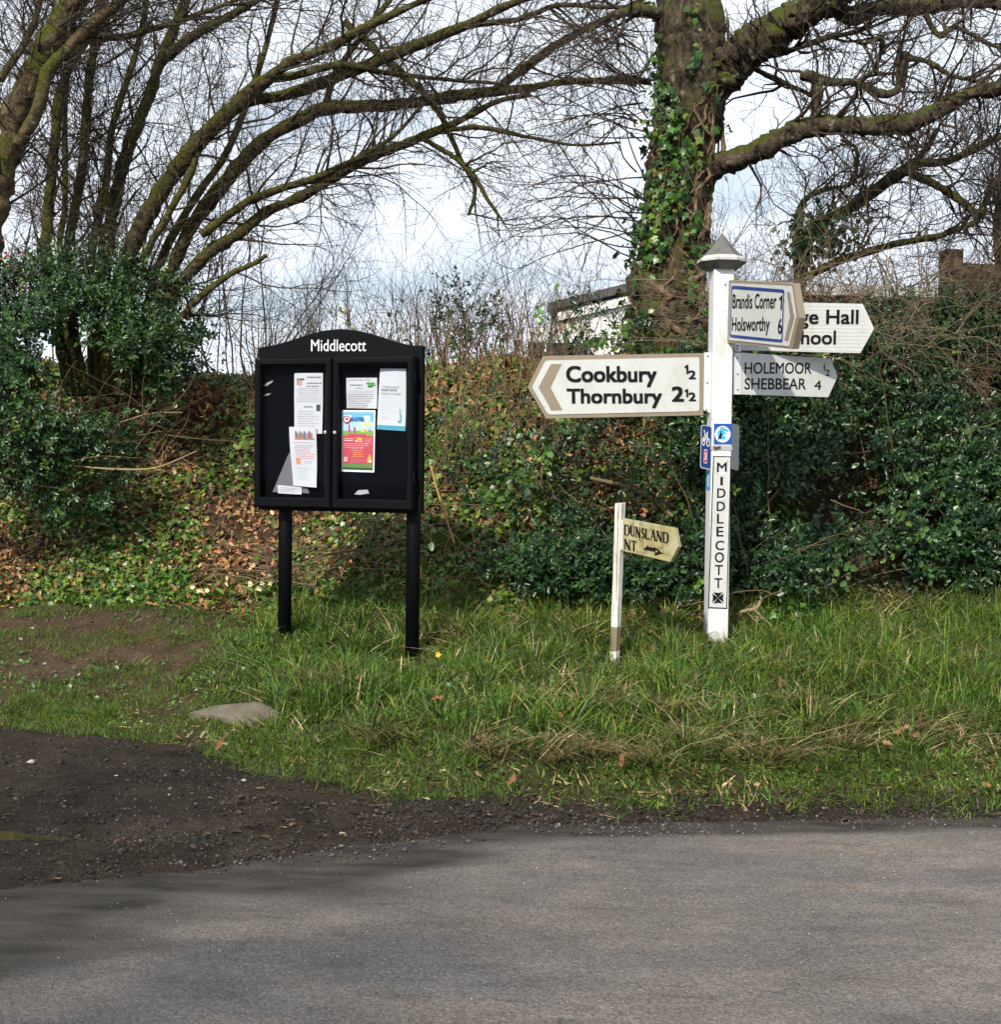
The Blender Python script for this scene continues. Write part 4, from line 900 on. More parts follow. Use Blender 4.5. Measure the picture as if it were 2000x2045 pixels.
# --- the ivy-clad oak
OK = [
 [(1322, 760, 10.3, 92), (1326, 690, 10.3, 80), (1332, 610, 10.3, 70), (1340, 504, 10.3, 60), (1350, 420, 10.3, 58), (1360, 336, 10.3, 63), (1376, 230, 10.3, 62), (1380, 120, 10.3, 64), (1377, 20, 10.3, 63), (1374, -80, 10.3, 60)],
 [(1425, 160, 10.25, 44), (1470, 120, 10.1, 42), (1525, 78, 9.95, 38), (1578, 42, 9.85, 33), (1662, -8, 9.7, 29), (1740, -60, 9.6, 25)],
 [(1600, 30, 9.8, 17), (1660, 22, 9.8, 16), (1710, 34, 9.85, 17), (1755, 18, 9.9, 15), (1850, 14, 10, 13), (1930, 6, 10.1, 11), (2060, 16, 10.2, 9)],
 [(1395, 345, 10.2, 26), (1435, 332, 10.15, 23), (1494, 309, 10.0, 21), (1578, 269, 9.85, 20), (1641, 250, 9.75, 20), (1725, 253, 9.65, 19), (1809, 248, 9.55, 18), (1872, 223, 9.5, 16), (1935, 189, 9.45, 14), (2000, 176, 9.4, 14), (2090, 160, 9.3, 12)],
 [(1590, 262, 9.8, 9), (1620, 245, 9.8, 11), (1632, 220, 9.8, 11), (1631, 165, 9.8, 12), (1612, 152, 9.8, 13), (1605, 160, 9.8, 8)],
 [(1625, 158, 9.8, 10), (1660, 164, 9.8, 8), (1712, 166, 9.75, 8), (1762, 188, 9.7, 8), (1795, 178, 9.7, 7), (1803, 140, 9.7, 7), (1806, 108, 9.7, 6), (1830, 118, 9.7, 3)],
 [(1710, 166, 9.7, 4), (1745, 140, 9.7, 4), (1762, 95, 9.65, 5), (1755, 78, 9.6, 5), (1725, 88, 9.6, 4), (1712, 78, 9.6, 2)],
 [(1320, 30, 10.2, 12), (1280, 20, 10.1, 11), (1230, 30, 10.0, 8), (1180, 60, 10, 5)],
 [(1640, 200, 10.2, 4), (1500, 130, 10.3, 6), (1560, 108, 10.2, 6), (1650, 78, 10.1, 5), (1720, 62, 10.0, 4), (1800, 30, 10, 3)],
 [(1850, 30, 10, 6), (1866, 60, 10, 6), (1882, 74, 9.9, 6), (1910, 55, 9.9, 4), (1980, 90, 9.9, 4), (2040, 105, 9.9, 3)],
 [(1806, 118, 9.7, 5), (1850, 122, 9.65, 5), (1900, 150, 9.6, 5), (1960, 165, 9.6, 4), (2030, 180, 9.6, 3)],
]
ok = [limb(c, 28, .008) for c in OK]
b_ = at(1326, 700, 10.3)
oak = empty('oak_tree', (b_[0], b_[1], gz(b_[0], b_[1])), 'stout bare oak trunk clad in ivy standing behind the fingerpost', 'tree')
P, R = limb(OK[0], 90, 0)
V, F = tube_batch(P, R, 40)
c0 = np.repeat(P[0], 40, 0); out_ = unit(V - c0)
th = np.arctan2(out_[:, 1], out_[:, 0]); zz = V[:, 2]
dsp = .035 * (np.abs(vnoise(th * 6.5, zz * 1.6, 0, 31) - .5) * 2) + .02 * (fbm(th * 12, zz * 4, 0, 3, 32) - .5) + .05 * (fbm(V[:, 0] * 3, V[:, 1] * 3, zz * 2, 2, 33) - .5)
bp = at(1246, 545, 10.2); dsp = dsp + .13 * np.exp(-(np.linalg.norm((V - bp) / np.array([.16, .3, .13]), axis=1) ** 2))
V = V + out_ * dsp[:, None]
link('trunk', make_mesh('trunk', V, [F], None, True), M_OAKBARK, oak)
for i in (1, 2, 3): wood('limb', [limb(OK[i], 110, .004)], 20, M_OAKBARK, oak, rough=.5)
for i in range(4, 11): wood('limb', [limb(OK[i], 60, .004)], 10, M_OAKBARK, oak, rough=.6)
tb = twigs_on(ok[1:], 170, 1000, 3600, (.35, 1.0), (.2, .5), (.06, .18), .0, .0, .05, .24, .010, .1, .12)
o = wood('crown', tb, [6, 4, 3], M_TWIG, oak, (.042, .031, .022)); o['kind'] = 'stuff'
# drooping shoots off the trunk's left side
k = 46; ph = rng.uniform(0, 1, k)
p = np.array([at(1275 + rng.uniform(-8, 20), 60 + 480 * a_, 10.2) for a_ in ph]); d = np.stack([-np.ones(k), rng.normal(-.2, .5, k), rng.uniform(-.1, .8, k)], -1)
A = walk(p, d, rng.uniform(.6, 1.5, k), 10, .14, -.05, np.full(k, .007), np.full(k, .002))
p, d, r, t = spawn(A[0], A[1], 320, .2); B = walk(p, d, rng.uniform(.2, .5, 320), 6, .2, .0, r * .7, np.full(320, .0013))
p, d, r, t = spawn(B[0], B[1], 1100, .2); C = walk(p, d, rng.uniform(.08, .2, 1100), 4, .2, .03, np.minimum(r * .8, .0025), np.full(1100, .001))
o = wood('side_shoots', [A, B, C], [5, 4, 3], M_TWIG, oak, (.062, .047, .034)); o['kind'] = 'stuff'

# --- ivy on the oak
b2 = at(1300, 690, 9.95)
ivy = empty('ivy', (b2[0], b2[1], gz(b2[0], b2[1])), 'glossy green ivy with ropy stems climbing the oak trunk', 'ivy')
Pc, Rc = limb(OK[0], 60, 0); Pc, Rc = Pc[0], Rc[0]
def on_trunk(tt, th, off):
    i = np.clip(tt, 0, 1) * 58; a_ = i.astype(int); f = (i - a_)[:, None]
    c = Pc[a_] * (1 - f) + Pc[a_ + 1] * f; r = Rc[a_] * (1 - f[:, 0]) + Rc[a_ + 1] * f[:, 0]
    n = np.stack([np.sin(th), -np.cos(th), np.zeros_like(th)], -1)
    return c + n * (r + off)[:, None], n
stems = []
for k in range(13):
    n = 40; t0 = rng.uniform(.0, .4); t1 = min(1.0, t0 + rng.uniform(.25, .75)); th0 = rng.uniform(-1.5, 1.3)
    th = th0 + np.cumsum(rng.normal(0, .11, n)) + rng.uniform(-1.1, 1.1) * np.linspace(0, 1, n)
    p, _ = on_trunk(np.linspace(t0, t1, n), th, .022 + .03 * (vnoise(np.arange(n) * .35, k, 0, 8) - .3))
    r0 = rng.choice([.010, .014, .02, .03])
    stems.append((p[None], (np.linspace(r0, r0 * .5, n) * rng.uniform(.85, 1.15, n))[None]))
M_ISTEM = bark('ivy stem', (.09, .058, .034), (.25, .175, .105), (.10, .09, .03), -.3, (1, 1, .5), 22)
for P, R in stems: wood('stem', [(P, R)], 7, M_ISTEM, ivy)
M_ = 2600
tt = rng.uniform(.05, 1.0, M_); th = rng.normal(-.5, .8, M_)
dens = 1.5 * fbm(th * 1.7, tt * 8, 0, 3, 90) + .30 * np.exp(-((tt - .42) / .2) ** 2) - .25 * sstep(.1, .9, th) - .18 * sstep(.6, .85, tt)
keep = np.argsort(-dens + rng.normal(0, .06, M_))[:950]
tt, th = tt[keep], th[keep]
p, n = on_trunk(tt, th, rng.gamma(2.0, .022, len(th)) + .03)
Nl = unit(n + np.array([0, 0, .45]) + rng.normal(0, .4, n.shape)); X = unit(rng.normal(0, .6, n.shape) + np.array([0, 0, -.7]) + n * .2)
sz = rng.uniform(.028, .085, len(p))
cols = mixcol(len(p), [(.035, .10, .015), (.06, .15, .02), (.02, .062, .014), (.11, .17, .025), (.10, .05, .03)], [4, 4, 4, 1.6, .3])
tmpl = [make_mesh('ivy_leaf', IVY[0], [IVY[1]], np.tile(c_, (len(IVY[0]), 1))) for c_ in [(.035, .10, .015), (.06, .15, .02), (.02, .062, .014), (.11, .17, .025), (.045, .12, .018)]]
for m_ in tmpl: m_.materials.append(M_IVY)
order = np.argsort(-sz)[:280]; mask = np.ones(len(p), bool); mask[order] = False
root_inv = -np.array(ivy.location)
for i in order:
    x = X[i]; y = np.cross(Nl[i], x); y /= np.linalg.norm(y); z = np.cross(x, y)
    o = bpy.data.objects.new('leaf', tmpl[rng.integers(5)]); COL.objects.link(o); o.parent = ivy
    s_ = sz[i]; q = p[i] + root_inv
    o.matrix_basis = Matrix(((x[0] * s_, y[0] * s_, z[0] * s_, q[0]), (x[1] * s_, y[1] * s_, z[1] * s_, q[1]), (x[2] * s_, y[2] * s_, z[2] * s_, q[2]), (0, 0, 0, 1)))
V, F, c = scatter(*IVY, p[mask], X[mask], Nl[mask], sz[mask], cols[mask])
ctr = Vector(ivy.location)
o = link('leaves', make_mesh('leaves', V - np.array(ctr), [F], c), M_IVY, ivy, kind='stuff')
for ch in ivy.children:
    if ch.name.startswith('stem'): ch.matrix_basis = Matrix.Translation(-ctr)
for tr_ in (hazel, mossy, oak):
    for ch in tr_.children: ch.matrix_basis = Matrix.Translation(-Vector(tr_.location))

# --- slender leaning tree at the right
RT = [
 [(1590, 640, 11.0, 14), (1603, 525, 11.0, 14), (1620, 462, 11.0, 13), (1683, 424, 11.0, 12), (1746, 382, 11.0, 12), (1805, 340, 10.9, 12), (1830, 328, 10.9, 9), (1893, 323, 10.8, 8), (1956, 294, 10.7, 8), (2020, 262, 10.6, 7)],
 [(1812, 342, 10.9, 9), (1850, 360, 10.8, 8), (1893, 382, 10.8, 8), (1930, 410, 10.7, 8), (1956, 433, 10.7, 7), (1968, 405, 10.7, 6), (1985, 370, 10.6, 6), (2020, 340, 10.5, 5)],
 [(1815, 336, 10.9, 6), (1850, 300, 10.9, 6), (1868, 265, 10.9, 5), (1872, 260, 10.9, 3)],
 [(1595, 560, 11.0, 9), (1590, 480, 11.1, 8), (1603, 405, 11.2, 6), (1650, 378, 11.2, 5), (1702, 366, 11.1, 4), (1712, 300, 11.1, 4), (1680, 280, 11.1, 3)],
 [(1600, 560, 10.8, 8), (1680, 520, 10.6, 8), (1780, 490, 10.5, 7), (1880, 470, 10.5, 6), (1960, 440, 10.4, 5)],
 [(2010, 620, 10.9, 10), (1992, 470, 10.9, 9), (2000, 380, 10.9, 8)],
]
rt = [limb(c, 24, .01) for c in RT]
b_ = at(1592, 640, 11.0)
ltree = empty('leaning_tree', (b_[0], b_[1], gz(b_[0], b_[1])), 'thin crooked bare tree leaning right above the hedge', 'tree')
wood('trunk', [rt[0]], 10, M_HAZELBARK, ltree)
for q in rt[1:]: wood('limb', [q], 8, M_HAZELBARK, ltree)
o = wood('crown', twigs_on(rt, 130, 900, 3600, (.4, 1.1), (.2, .5), (.07, .2), .02, .01, .03, .2), [5, 4, 3], M_TWIG, ltree, (.045, .035, .026)); o['kind'] = 'stuff'
k = 420; q = np.array([at(1640 + rng.normal(0, 34), 480 + rng.normal(0, 30), 10.85 + rng.normal(0, .12)) for _ in range(k)])
V, F, c = scatter(*IVY, q, rng.normal(0, 1, (k, 3)), unit(rng.normal(0, .6, (k, 3)) + np.array([0, -1, .4])), rng.uniform(.04, .07, k), mixcol(k, [(.02, .06, .015), (.03, .085, .02)]))
link('ivy_leaves', make_mesh('ivy_leaves', V, [F], c), M_IVY, ltree, kind='stuff')
for ch in ltree.children: ch.matrix_basis = Matrix.Translation(-Vector(ltree.location))

# --- thicket of thin upright stems along the crest and beyond: one mass
def thicket(name, label, x0, x1, y0, y1, k, h, col, k2, k3, lean=.16, r=(.004, .010)):
    x = rng.uniform(x0, x1, k); y = rng.uniform(y0, y1, k); z = ghgt(x, y)
    d = np.stack([rng.normal(0, lean, k), rng.normal(-.02, lean, k), np.ones(k)], -1)
    A = walk(np.stack([x, y, z - .05], -1), d, rng.uniform(h[0], h[1], k), 12, .075, .02, rng.uniform(*r, k), np.full(k, .0016))
    p, d, rr, t = spawn(A[0], A[1], k2, .2, 1, (25, 60)); B = walk(p, d, rng.uniform(.2, .6, k2), 6, .16, .04, np.minimum(rr * .7, .004), np.full(k2, .0012))
    p, d, rr, t = spawn(B[0], B[1], k3, .1, 1, (25, 70)); C = walk(p, d, rng.uniform(.07, .22, k3), 4, .2, .03, np.minimum(rr * .8, .0024), np.full(k3, .001))
    o = wood(name, [A, B, C], [5, 3, 3], M_TWIG, None, col); tag(o, label, 'undergrowth', None, 'stuff'); return o
thicket('undergrowth', 'thin reddish brown stems along the bank top behind the notice board', -2.2, .75, 10.6, 12.5, 170, (.3, 1.05), (.10, .068, .045), 1000, 2200)
thicket('undergrowth', 'bare scrub twigs filling the gap behind the hazel stems', -5.2, -2.0, 10.9, 13.4, 65, (1.5, 4.4), (.075, .06, .048), 1500, 5200, .32, (.005, .011))
thicket('undergrowth', 'grey brown scrub twigs behind the hedge at the right', 1.2, 5.2, 10.6, 13.0, 220, (.6, 1.7), (.09, .07, .052), 1900, 4800, .26, (.003, .008))
thicket('undergrowth', 'dead stalks standing on the sunlit bank beside the notice board', -.7, .7, 9.6, 10.7, 110, (.3, .9), (.20, .13, .075), 260, 200, .25, (.003, .006))

# ------------------------------------------------------------------ evergreen shrubs
def sprigs(c, d, n, L, tmpl, size, cols, wts, droop=.0, jit=.15):
    """K leafy shoots: n leaves set round each"""
    K = len(c); d = unit(d); t = (np.linspace(.12, 1, n)[None] + rng.normal(0, .05, (K, n)))[..., None]
    a_ = unit(np.cross(d, rng.normal(0, 1, (K, 3)))); b_ = np.cross(d, a_)
    ph = np.arange(n)[None] * 2.4 + rng.uniform(0, 6.28, (K, 1)); side = np.cos(ph)[..., None] * a_[:, None] + np.sin(ph)[..., None] * b_[:, None]
    pos = c[:, None] + d[:, None] * t * L[:, None, None]
    X = unit(side + d[:, None] * (.35 + .6 * t) + np.array([0, 0, -droop])); N = unit(d[:, None] * 1.0 + np.array([0, -.25, .55]) + rng.normal(0, .35, (K, n, 3)))
    sz = rng.uniform(*size, (K, n)) * (1.08 - .35 * np.clip(t[..., 0], 0, 1))
    col = np.repeat(mixcol(K, cols, wts, jit), n, 0) * np.exp(rng.normal(0, .14, (K * n, 1)))
    return scatter(*tmpl, pos.reshape(-1, 3), X.reshape(-1, 3), N.reshape(-1, 3), sz.ravel(), col)
def shoots_geo(c, d, L, r=.003):
    p = np.stack([c - d * .12, c + d * L[:, None] * .5, c + d * L[:, None]], 1)
    return p, np.tile([[r, r * .8, r * .4]], (len(c), 1))
HCOL = [(.015, .040, .012), (.022, .060, .015), (.011, .031, .013), (.042, .084, .018)]

# --- long dark holly hedge at the right
def hedge_front(x, z):
    return Td(x) - .10 + (z - .6) * .40 - .42 * (fbm(x * 1.25, z * 1.5, 0, 3, 101) - .42) - .12 * (fbm(x * 4, z * 4, 0, 2, 102) - .5)
K = 13000
x = rng.uniform(-.15, 5.2, K); ztop = np.interp(x, [-.2, .8, 1.4, 2.2, 3.2, 5.2], [1.75, 1.95, 2.45, 2.8, 2.95, 3.0]) + .3 * (fbm(x * 1.5, 3.3, 0, 3, 103) - .5)
z = rng.uniform(.72, 1, K) ** .9; z = .62 + (z - .72) / .28 * (ztop - .62)
den = fbm(x * 2.0, z * 2.2, 5, 3, 104)
thr = np.interp(x, [-.2, .3, .9, 1.3, 2, 5], [.64, .56, .46, .38, .34, .33])
ok_ = den > thr + rng.normal(0, .03, K) + .12 * sstep(.95, .68, z)
x, z = x[ok_][:7400], z[ok_][:7400]; K = len(x)
y = hedge_front(x, z) + rng.exponential(.07, K)
c = np.stack([x, y, z], -1); d = unit(np.stack([rng.normal(0, .55, K), -np.abs(rng.normal(.8, .4, K)), rng.normal(.35, .5, K)], -1)); L = rng.uniform(.12, .24, K)
V, F, co = sprigs(c, d, 9, L, HOLLY, (.030, .068), HCOL, [4, 3, 3, 1])
hl = np.array([2.4, 9.2, gz(2.4, 9.2)])
hedge = empty('holly_hedge', hl, 'long dark glossy holly hedge running behind the fingerpost', 'hedge')
link('leaves', make_mesh('leaves', V - hl, [F], co), M_HOLLY, hedge, kind='stuff')
# inner leaves
K = 1500; x = rng.uniform(.3, 5.2, K); z = rng.uniform(.6, 2.4, K); c = np.stack([x, hedge_front(x, z) + rng.uniform(.2, .45, K), z], -1)
V, F, co = sprigs(c, rng.normal(0, 1, (K, 3)), 8, np.full(K, .18), HOLLY, (.04, .065), HCOL, [4, 3, 3, 1])
link('inner_leaves', make_mesh('inner_leaves', V - hl, [F], co), M_HOLLY, hedge, kind='stuff')
K = 650; x = rng.uniform(-.1, 5, K); z = rng.uniform(.65, 2.7, K); k_ = fbm(x * 1.8, z * 1.8, 2, 3, 106) > .52; x, z = x[k_], z[k_]; K = len(x)
V, F, co = sprigs(np.stack([x, hedge_front(x, z) - .02, z], -1), np.stack([rng.normal(0, .7, K), np.full(K, -.6), rng.normal(-.1, .6, K)], -1), 8, rng.uniform(.2, .4, K), ROUND, (.035, .075), [(.045, .10, .018), (.075, .135, .022), (.03, .07, .015), (.12, .10, .03)], [3, 2, 3, .5], .3, .3)
link('bramble_leaves', make_mesh('bramble_leaves', V - hl, [F], co), M_IVY, hedge, kind='stuff')
K = 120; x = rng.uniform(.2, 5, K); z0 = rng.uniform(.55, 1.9, K)
A = walk(np.stack([x, hedge_front(x, z0) + rng.uniform(.05, .5, K), z0], -1), np.stack([rng.normal(0, .7, K), rng.normal(-.25, .3, K), rng.uniform(.0, 1, K)], -1), rng.uniform(.4, 1.1, K), 9, .12, -.02, rng.uniform(.003, .009, K), np.full(K, .0018))
V, F = tubes([A], 4); link('stems', make_mesh('stems', V - hl, [F], np.tile((.12, .085, .05), (len(V), 1)) * rng.uniform(.6, 1.3, (len(V) // 36, 1)).repeat(36, 0), True), M_TWIG, hedge, kind='stuff')

# --- bramble and blackthorn tangle over the hedge top
K = 330; x = rng.uniform(1.3, 5.0, K); z = 3.05 - .85 * rng.beta(1.3, 2.0, K) - .12 * (x < 1.9)
A = walk(np.stack([x, hedge_front(x, z) + rng.uniform(-.18, .4, K), z], -1), np.stack([rng.normal(.1, 1, K), rng.normal(-.25, .35, K), rng.normal(.35, .5, K)], -1), rng.uniform(.5, 1.5, K), 12, .13, rng.normal(-.05, .03, K), rng.uniform(.0025, .0055, K), np.full(K, .0014))
p, dd, r, t = spawn(A[0], A[1], 2600, .1, 1, (35, 80)); B = walk(p, dd, rng.uniform(.08, .35, 2600), 5, .2, .0, np.minimum(r * .75, .003), np.full(2600, .001))
V, F = tubes([A, B], [4, 3]); cc = np.tile((.135, .10, .064), (len(V), 1)) * (.55 + .9 * vnoise(V[:, 0] * 3, V[:, 1] * 3, V[:, 2] * 3, 6))[:, None]
o = link('bramble', make_mesh('bramble', V, [F], cc, True), M_TWIG, None, 'tangle of bare brown bramble stems over the hedge top', 'bramble', None, 'stuff')

# --- holly bush under the hazel
BL = [((40, 660, 10.0), (.8, .55, .5)), ((170, 600, 10.3), (.7, .4, .36)),  ((90, 960, 9.7), (.6, .2, .25)), ((240, 735, 9.85), (.5, .25, .33)), ((120, 730, 9.8), (.5, .25, .3)), ((290, 640, 10.35), (.45, .4, .36)), ((110, 780, 9.8), (.85, .5, .5)), ((10, 890, 9.75), (.5, .45, .4)), ((260, 740, 10.1), (.4, .35, .32)), ((150, 690, 10.1), (.6, .35, .4)), ((330, 705, 10.2), (.28, .25, .22)), ((200, 830, 9.95), (.45, .3, .28)), ((40, 820, 9.6), (.5, .3, .4))]
cs, ds = [], []
for (a_, r_) in BL:
    k = int(900 * r_[0] * r_[2] / .35); u_ = unit(rng.normal(0, 1, (k, 3)))
    q = at(*a_) + u_ * np.array(r_) * (rng.uniform(.45, 1.0, (k, 1)) ** .5); cs.append(q); ds.append(unit(u_ + np.array([0, -.5, .15]) + rng.normal(0, .35, (k, 3))))
c = np.concatenate(cs); d = np.concatenate(ds)
g_ = fbm(c[:, 0] * 2.2, c[:, 1] * 2.2, c[:, 2] * 2.4, 3, 110) > .44
c, d = c[g_], d[g_]; c[:, 2] = np.maximum(c[:, 2], ghgt(c[:, 0], c[:, 1]) + .03)
V, F, co = sprigs(c, d, 9, rng.uniform(.1, .26, len(c)), HOLLY, (.026, .062), [(.018, .050, .012), (.030, .078, .016), (.013, .036, .012), (.06, .115, .02)], [4, 3, 3, 1.6])
bl = at(130, 900, 9.9); bl[2] = gz(bl[0], bl[1])
bush = empty('holly_bush', bl, 'dark holly bush at the foot of the hazel stems', 'bush')
link('leaves', make_mesh('leaves', V - bl, [F], co), M_HOLLY, bush, kind='stuff')
K = 70; px = rng.uniform(-20, 330, K); p0 = np.array([at(a_, rng.uniform(820, 1040), rng.uniform(9.5, 10)) for a_ in px]); p0[:, 2] = np.maximum(p0[:, 2], ghgt(p0[:, 0], p0[:, 1]) - .02)
A = walk(p0, np.stack([rng.normal(.1, .7, K), rng.normal(-.1, .3, K), rng.uniform(-.1, 1, K)], -1), rng.uniform(.4, 1.0, K), 9, .12, -.01, rng.uniform(.003, .007, K), np.full(K, .0016))
V, F = tubes([A], 5); link('stems', make_mesh('stems', V - bl, [F], np.tile((.10, .072, .04), (len(V), 1)) * rng.uniform(.6, 1.3, (K, 1)).repeat(45, 0), True), M_TWIG, bush, kind='stuff')
k = 34; q = np.array([at(rng.uniform(0, 70), rng.uniform(480, 600), 9.7) for _ in range(k)])
V, F, co = scatter(*ROUND, q, rng.normal(0, 1, (k, 3)), rng.normal(0, 1, (k, 3)), rng.uniform(.02, .035, k), mixcol(k, [(.35, .02, .03), (.25, .02, .04)]))
link('red_leaves', make_mesh('red_leaves', V - bl, [F], co), M_IVY, bush, kind='stuff')

def small_bush(label, blobs, per, size, cols, name='holly_bush'):
    cs, ds = [], []
    for a_, r_ in blobs:
        k = int(per * r_[0] * r_[2] / .1); u_ = unit(rng.normal(0, 1, (k, 3))); cs.append(at(*a_) + u_ * np.array(r_) * (rng.uniform(.2, 1, (k, 1)) ** .5)); ds.append(unit(u_ + np.array([0, -.3, .5])))
    c = np.concatenate(cs); d = np.concatenate(ds); b0 = at(*blobs[0][0]); b0 = np.array([b0[0], b0[1], gz(b0[0], b0[1])])
    c[:, 2] = np.maximum(c[:, 2], ghgt(c[:, 0], c[:, 1]) + .02)
    L = rng.uniform(.08, .18, len(c)); V, F, co = sprigs(c, d, 8, L, HOLLY, size, cols, None)
    e = empty(name, b0, label, 'bush'); link('leaves', make_mesh('leaves', V - b0, [F], co), M_HOLLY, e, kind='stuff')
    k = 14; A = walk(np.stack([b0[0] + rng.normal(0, .12, k), b0[1] + rng.normal(0, .1, k), np.full(k, b0[2])], -1), np.stack([rng.normal(0, .3, k), rng.normal(0, .2, k), np.ones(k)], -1), rng.uniform(.4, .9, k), 8, .1, 0, np.full(k, .008), np.full(k, .002))
    V, F = tubes([A], 5); link('stems', make_mesh('stems', V - b0, [F], np.tile((.09, .065, .04), (len(V), 1)), True), M_TWIG, e, kind='stuff'); return e
small_bush('small upright evergreen bush on the bank top in front of the white house', [((925, 620, 11.0), (.26, .2, .26)), ((905, 570, 11.0), (.12, .12, .16)), ((960, 650, 11.0), (.24, .2, .2)), ((890, 655, 11.0), (.2, .2, .18))], 62, (.035, .055), [(.015, .045, .016), (.024, .062, .02)])
small_bush('dark evergreen sprays at the foot of the ivy clad oak', [((1150, 660, 9.9), (.2, .16, .14)), ((1230, 655, 9.8), (.26, .16, .16)), ((1290, 690, 9.8), (.3, .16, .15)), ((1170, 620, 10), (.1, .1, .1))], 60, (.035, .06), [(.015, .042, .016), (.02, .056, .02)])
small_bush('low holly shoots on the bank between the notice board and the short post', [((900, 830, 9.6), (.16, .08, .1)), ((990, 900, 9.5), (.25, .08, .12)), ((960, 950, 9.4), (.3, .1, .16)), ((1080, 1000, 9.3), (.35, .1, .16)), ((1000, 790, 9.8), (.16, .08, .1)), ((1110, 900, 9.5), (.25, .08, .15)), ((1170, 1070, 9.1), (.3, .08, .16)), ((1060, 1090, 9.1), (.25, .08, .1))], 52, (.035, .06), [(.014, .04, .02), (.02, .056, .022)])

# ------------------------------------------------------------------ cover on the bank: ivy, litter, sticks
def on_bank(n, x0, x1, a0=-.15, a1=2.3, seed=0):
    x = rng.uniform(x0, x1, n); y = Td(x) + rng.uniform(a0, a1, n); return x, y
x, y = on_bank(60000, -6.6, 2.2, -.3, 2.3)
f_ = fbm(x * 1.6, y * 1.9, 0, 4, 120) + .10 * np.exp(-((x + .9) / 1.0) ** 2) + .05 * (y - Td(x) > 1.0)
k_ = f_ > .465 + rng.normal(0, .055, len(x)) + .05 * (x > .2); x, y = x[k_], y[k_]; n = len(x)
N0 = gnormal(x, y); hgt = rng.exponential(.022, n)
pos = np.stack([x, y, ghgt(x, y)], -1) + N0 * hgt[:, None]
V, F, co = scatter(*IVY, pos, unit(rng.normal(0, 1, (n, 3)) + np.array([0, -.6, -.3])), unit(N0 * .7 + np.array([0, -.35, .6]) + rng.normal(0, .38, (n, 3))), rng.uniform(.02, .06, n), mixcol(n, [(.052, .125, .014), (.098, .185, .020), (.026, .070, .014), (.17, .225, .028)], [4, 3.4, 2.6, 1.8]))
link('ivy_cover', make_mesh('ivy_cover', V, [F], co), M_IVY, None, 'ivy creeping over the face of the hedge bank', 'ivy', None, 'stuff')
x, y = on_bank(40000, -6.6, 1.7, -.35, 2.2)
f_ = fbm(x * 1.6, y * 1.9, 0, 4, 120); k_ = f_ < .60 + rng.normal(0, .07, len(x)); x, y = x[k_], y[k_]; n = len(x)
N0 = gnormal(x, y); pos = np.stack([x, y, ghgt(x, y)], -1) + N0 * rng.exponential(.012, n)[:, None]
V, F, co = scatter(*OAKLEAF, pos, rng.normal(0, 1, (n, 3)), unit(N0 + rng.normal(0, .5, (n, 3))), rng.uniform(.022, .08, n), mixcol(n, [(.32, .16, .062), (.42, .24, .115), (.19, .105, .052), (.50, .34, .19), (.08, .05, .03)], [3, 2.4, 2.8, .9, 2.2]))
link('leaf_litter', make_mesh('leaf_litter', V, [F], co), M_DEAD, None, 'brown fallen leaves caught on the hedge bank', 'leaf litter', None, 'stuff')
n = 1500; x, y = on_bank(n, -6.4, 4.5, -.3, 2.2); N0 = gnormal(x, y)
d = unit(rng.normal(0, 1, (n, 3)) + np.array([.5, 0, .15]) - 0 * N0); d = unit(d - N0 * (np.sum(d * N0, 1, keepdims=True)) * .75)
A = walk(np.stack([x, y, ghgt(x, y)], -1) + N0 * .02, d, rng.uniform(.12, .7, n), 6, .14, -.01, rng.uniform(.0015, .005, n), np.full(n, .001))
V, F = tubes([A], 4); co = np.repeat(mixcol(n, [(.17, .115, .065), (.26, .19, .11), (.10, .07, .045)]), 24, 0)
link('dead_stems', make_mesh('dead_stems', V, [F], co, True), M_TWIG, None, 'thin dead stems strewn over the hedge bank', 'dead stems', None, 'stuff')
n = 110; px = rng.uniform(500, 800, n); p0 = np.array([at(a_, 1150 - (a_ - 520) * .28 + rng.normal(0, 24), rng.uniform(8.9, 9.2)) for a_ in px]); p0[:, 2] = np.maximum(p0[:, 2], ghgt(p0[:, 0], p0[:, 1]) + .02)
A = walk(p0, np.stack([rng.normal(.5, .8, n), rng.normal(0, .3, n), rng.normal(.3, .35, n)], -1), rng.uniform(.3, .8, n), 6, .11, -.03, rng.uniform(.002, .005, n), np.full(n, .0012))
V, F = tubes([A], 4); link('brushwood', make_mesh('brushwood', V, [F], np.repeat(mixcol(n, [(.18, .135, .085), (.11, .08, .05)]), 24, 0), True), M_TWIG, None, 'heap of cut brushwood lying behind the notice board posts', 'brushwood', None, 'stuff')

n = 95; x, y = on_bank(n, -4.6, 1.4, .0, 2.0); N0 = gnormal(x, y)
A = walk(np.stack([x, y, ghgt(x, y)], -1), unit(N0 * .8 + rng.normal(0, .6, (n, 3)) + np.array([0, -.2, .2])), rng.uniform(.5, 1.3, n), 12, .08, -.12, rng.uniform(.002, .004, n), np.full(n, .0012))
A[0][:, :, 2] = np.maximum(A[0][:, :, 2], ghgt(A[0][:, :, 0], A[0][:, :, 1]) + .008)
V, F = tubes([A], 4); co = np.repeat(mixcol(n, [(.13, .06, .04), (.09, .08, .035), (.18, .12, .06)]), 48, 0)
p, dd, r, t = spawn(A[0], A[1], 900, .2, 1.0, (40, 80)); V2, F2, c2 = scatter(*ROUND, p, dd, unit(np.array([0, -.5, .8]) + rng.normal(0, .35, (900, 3))), rng.uniform(.025, .06, 900), mixcol(900, [(.05, .11, .016), (.09, .15, .02), (.13, .10, .03)], [3, 2, .7]))
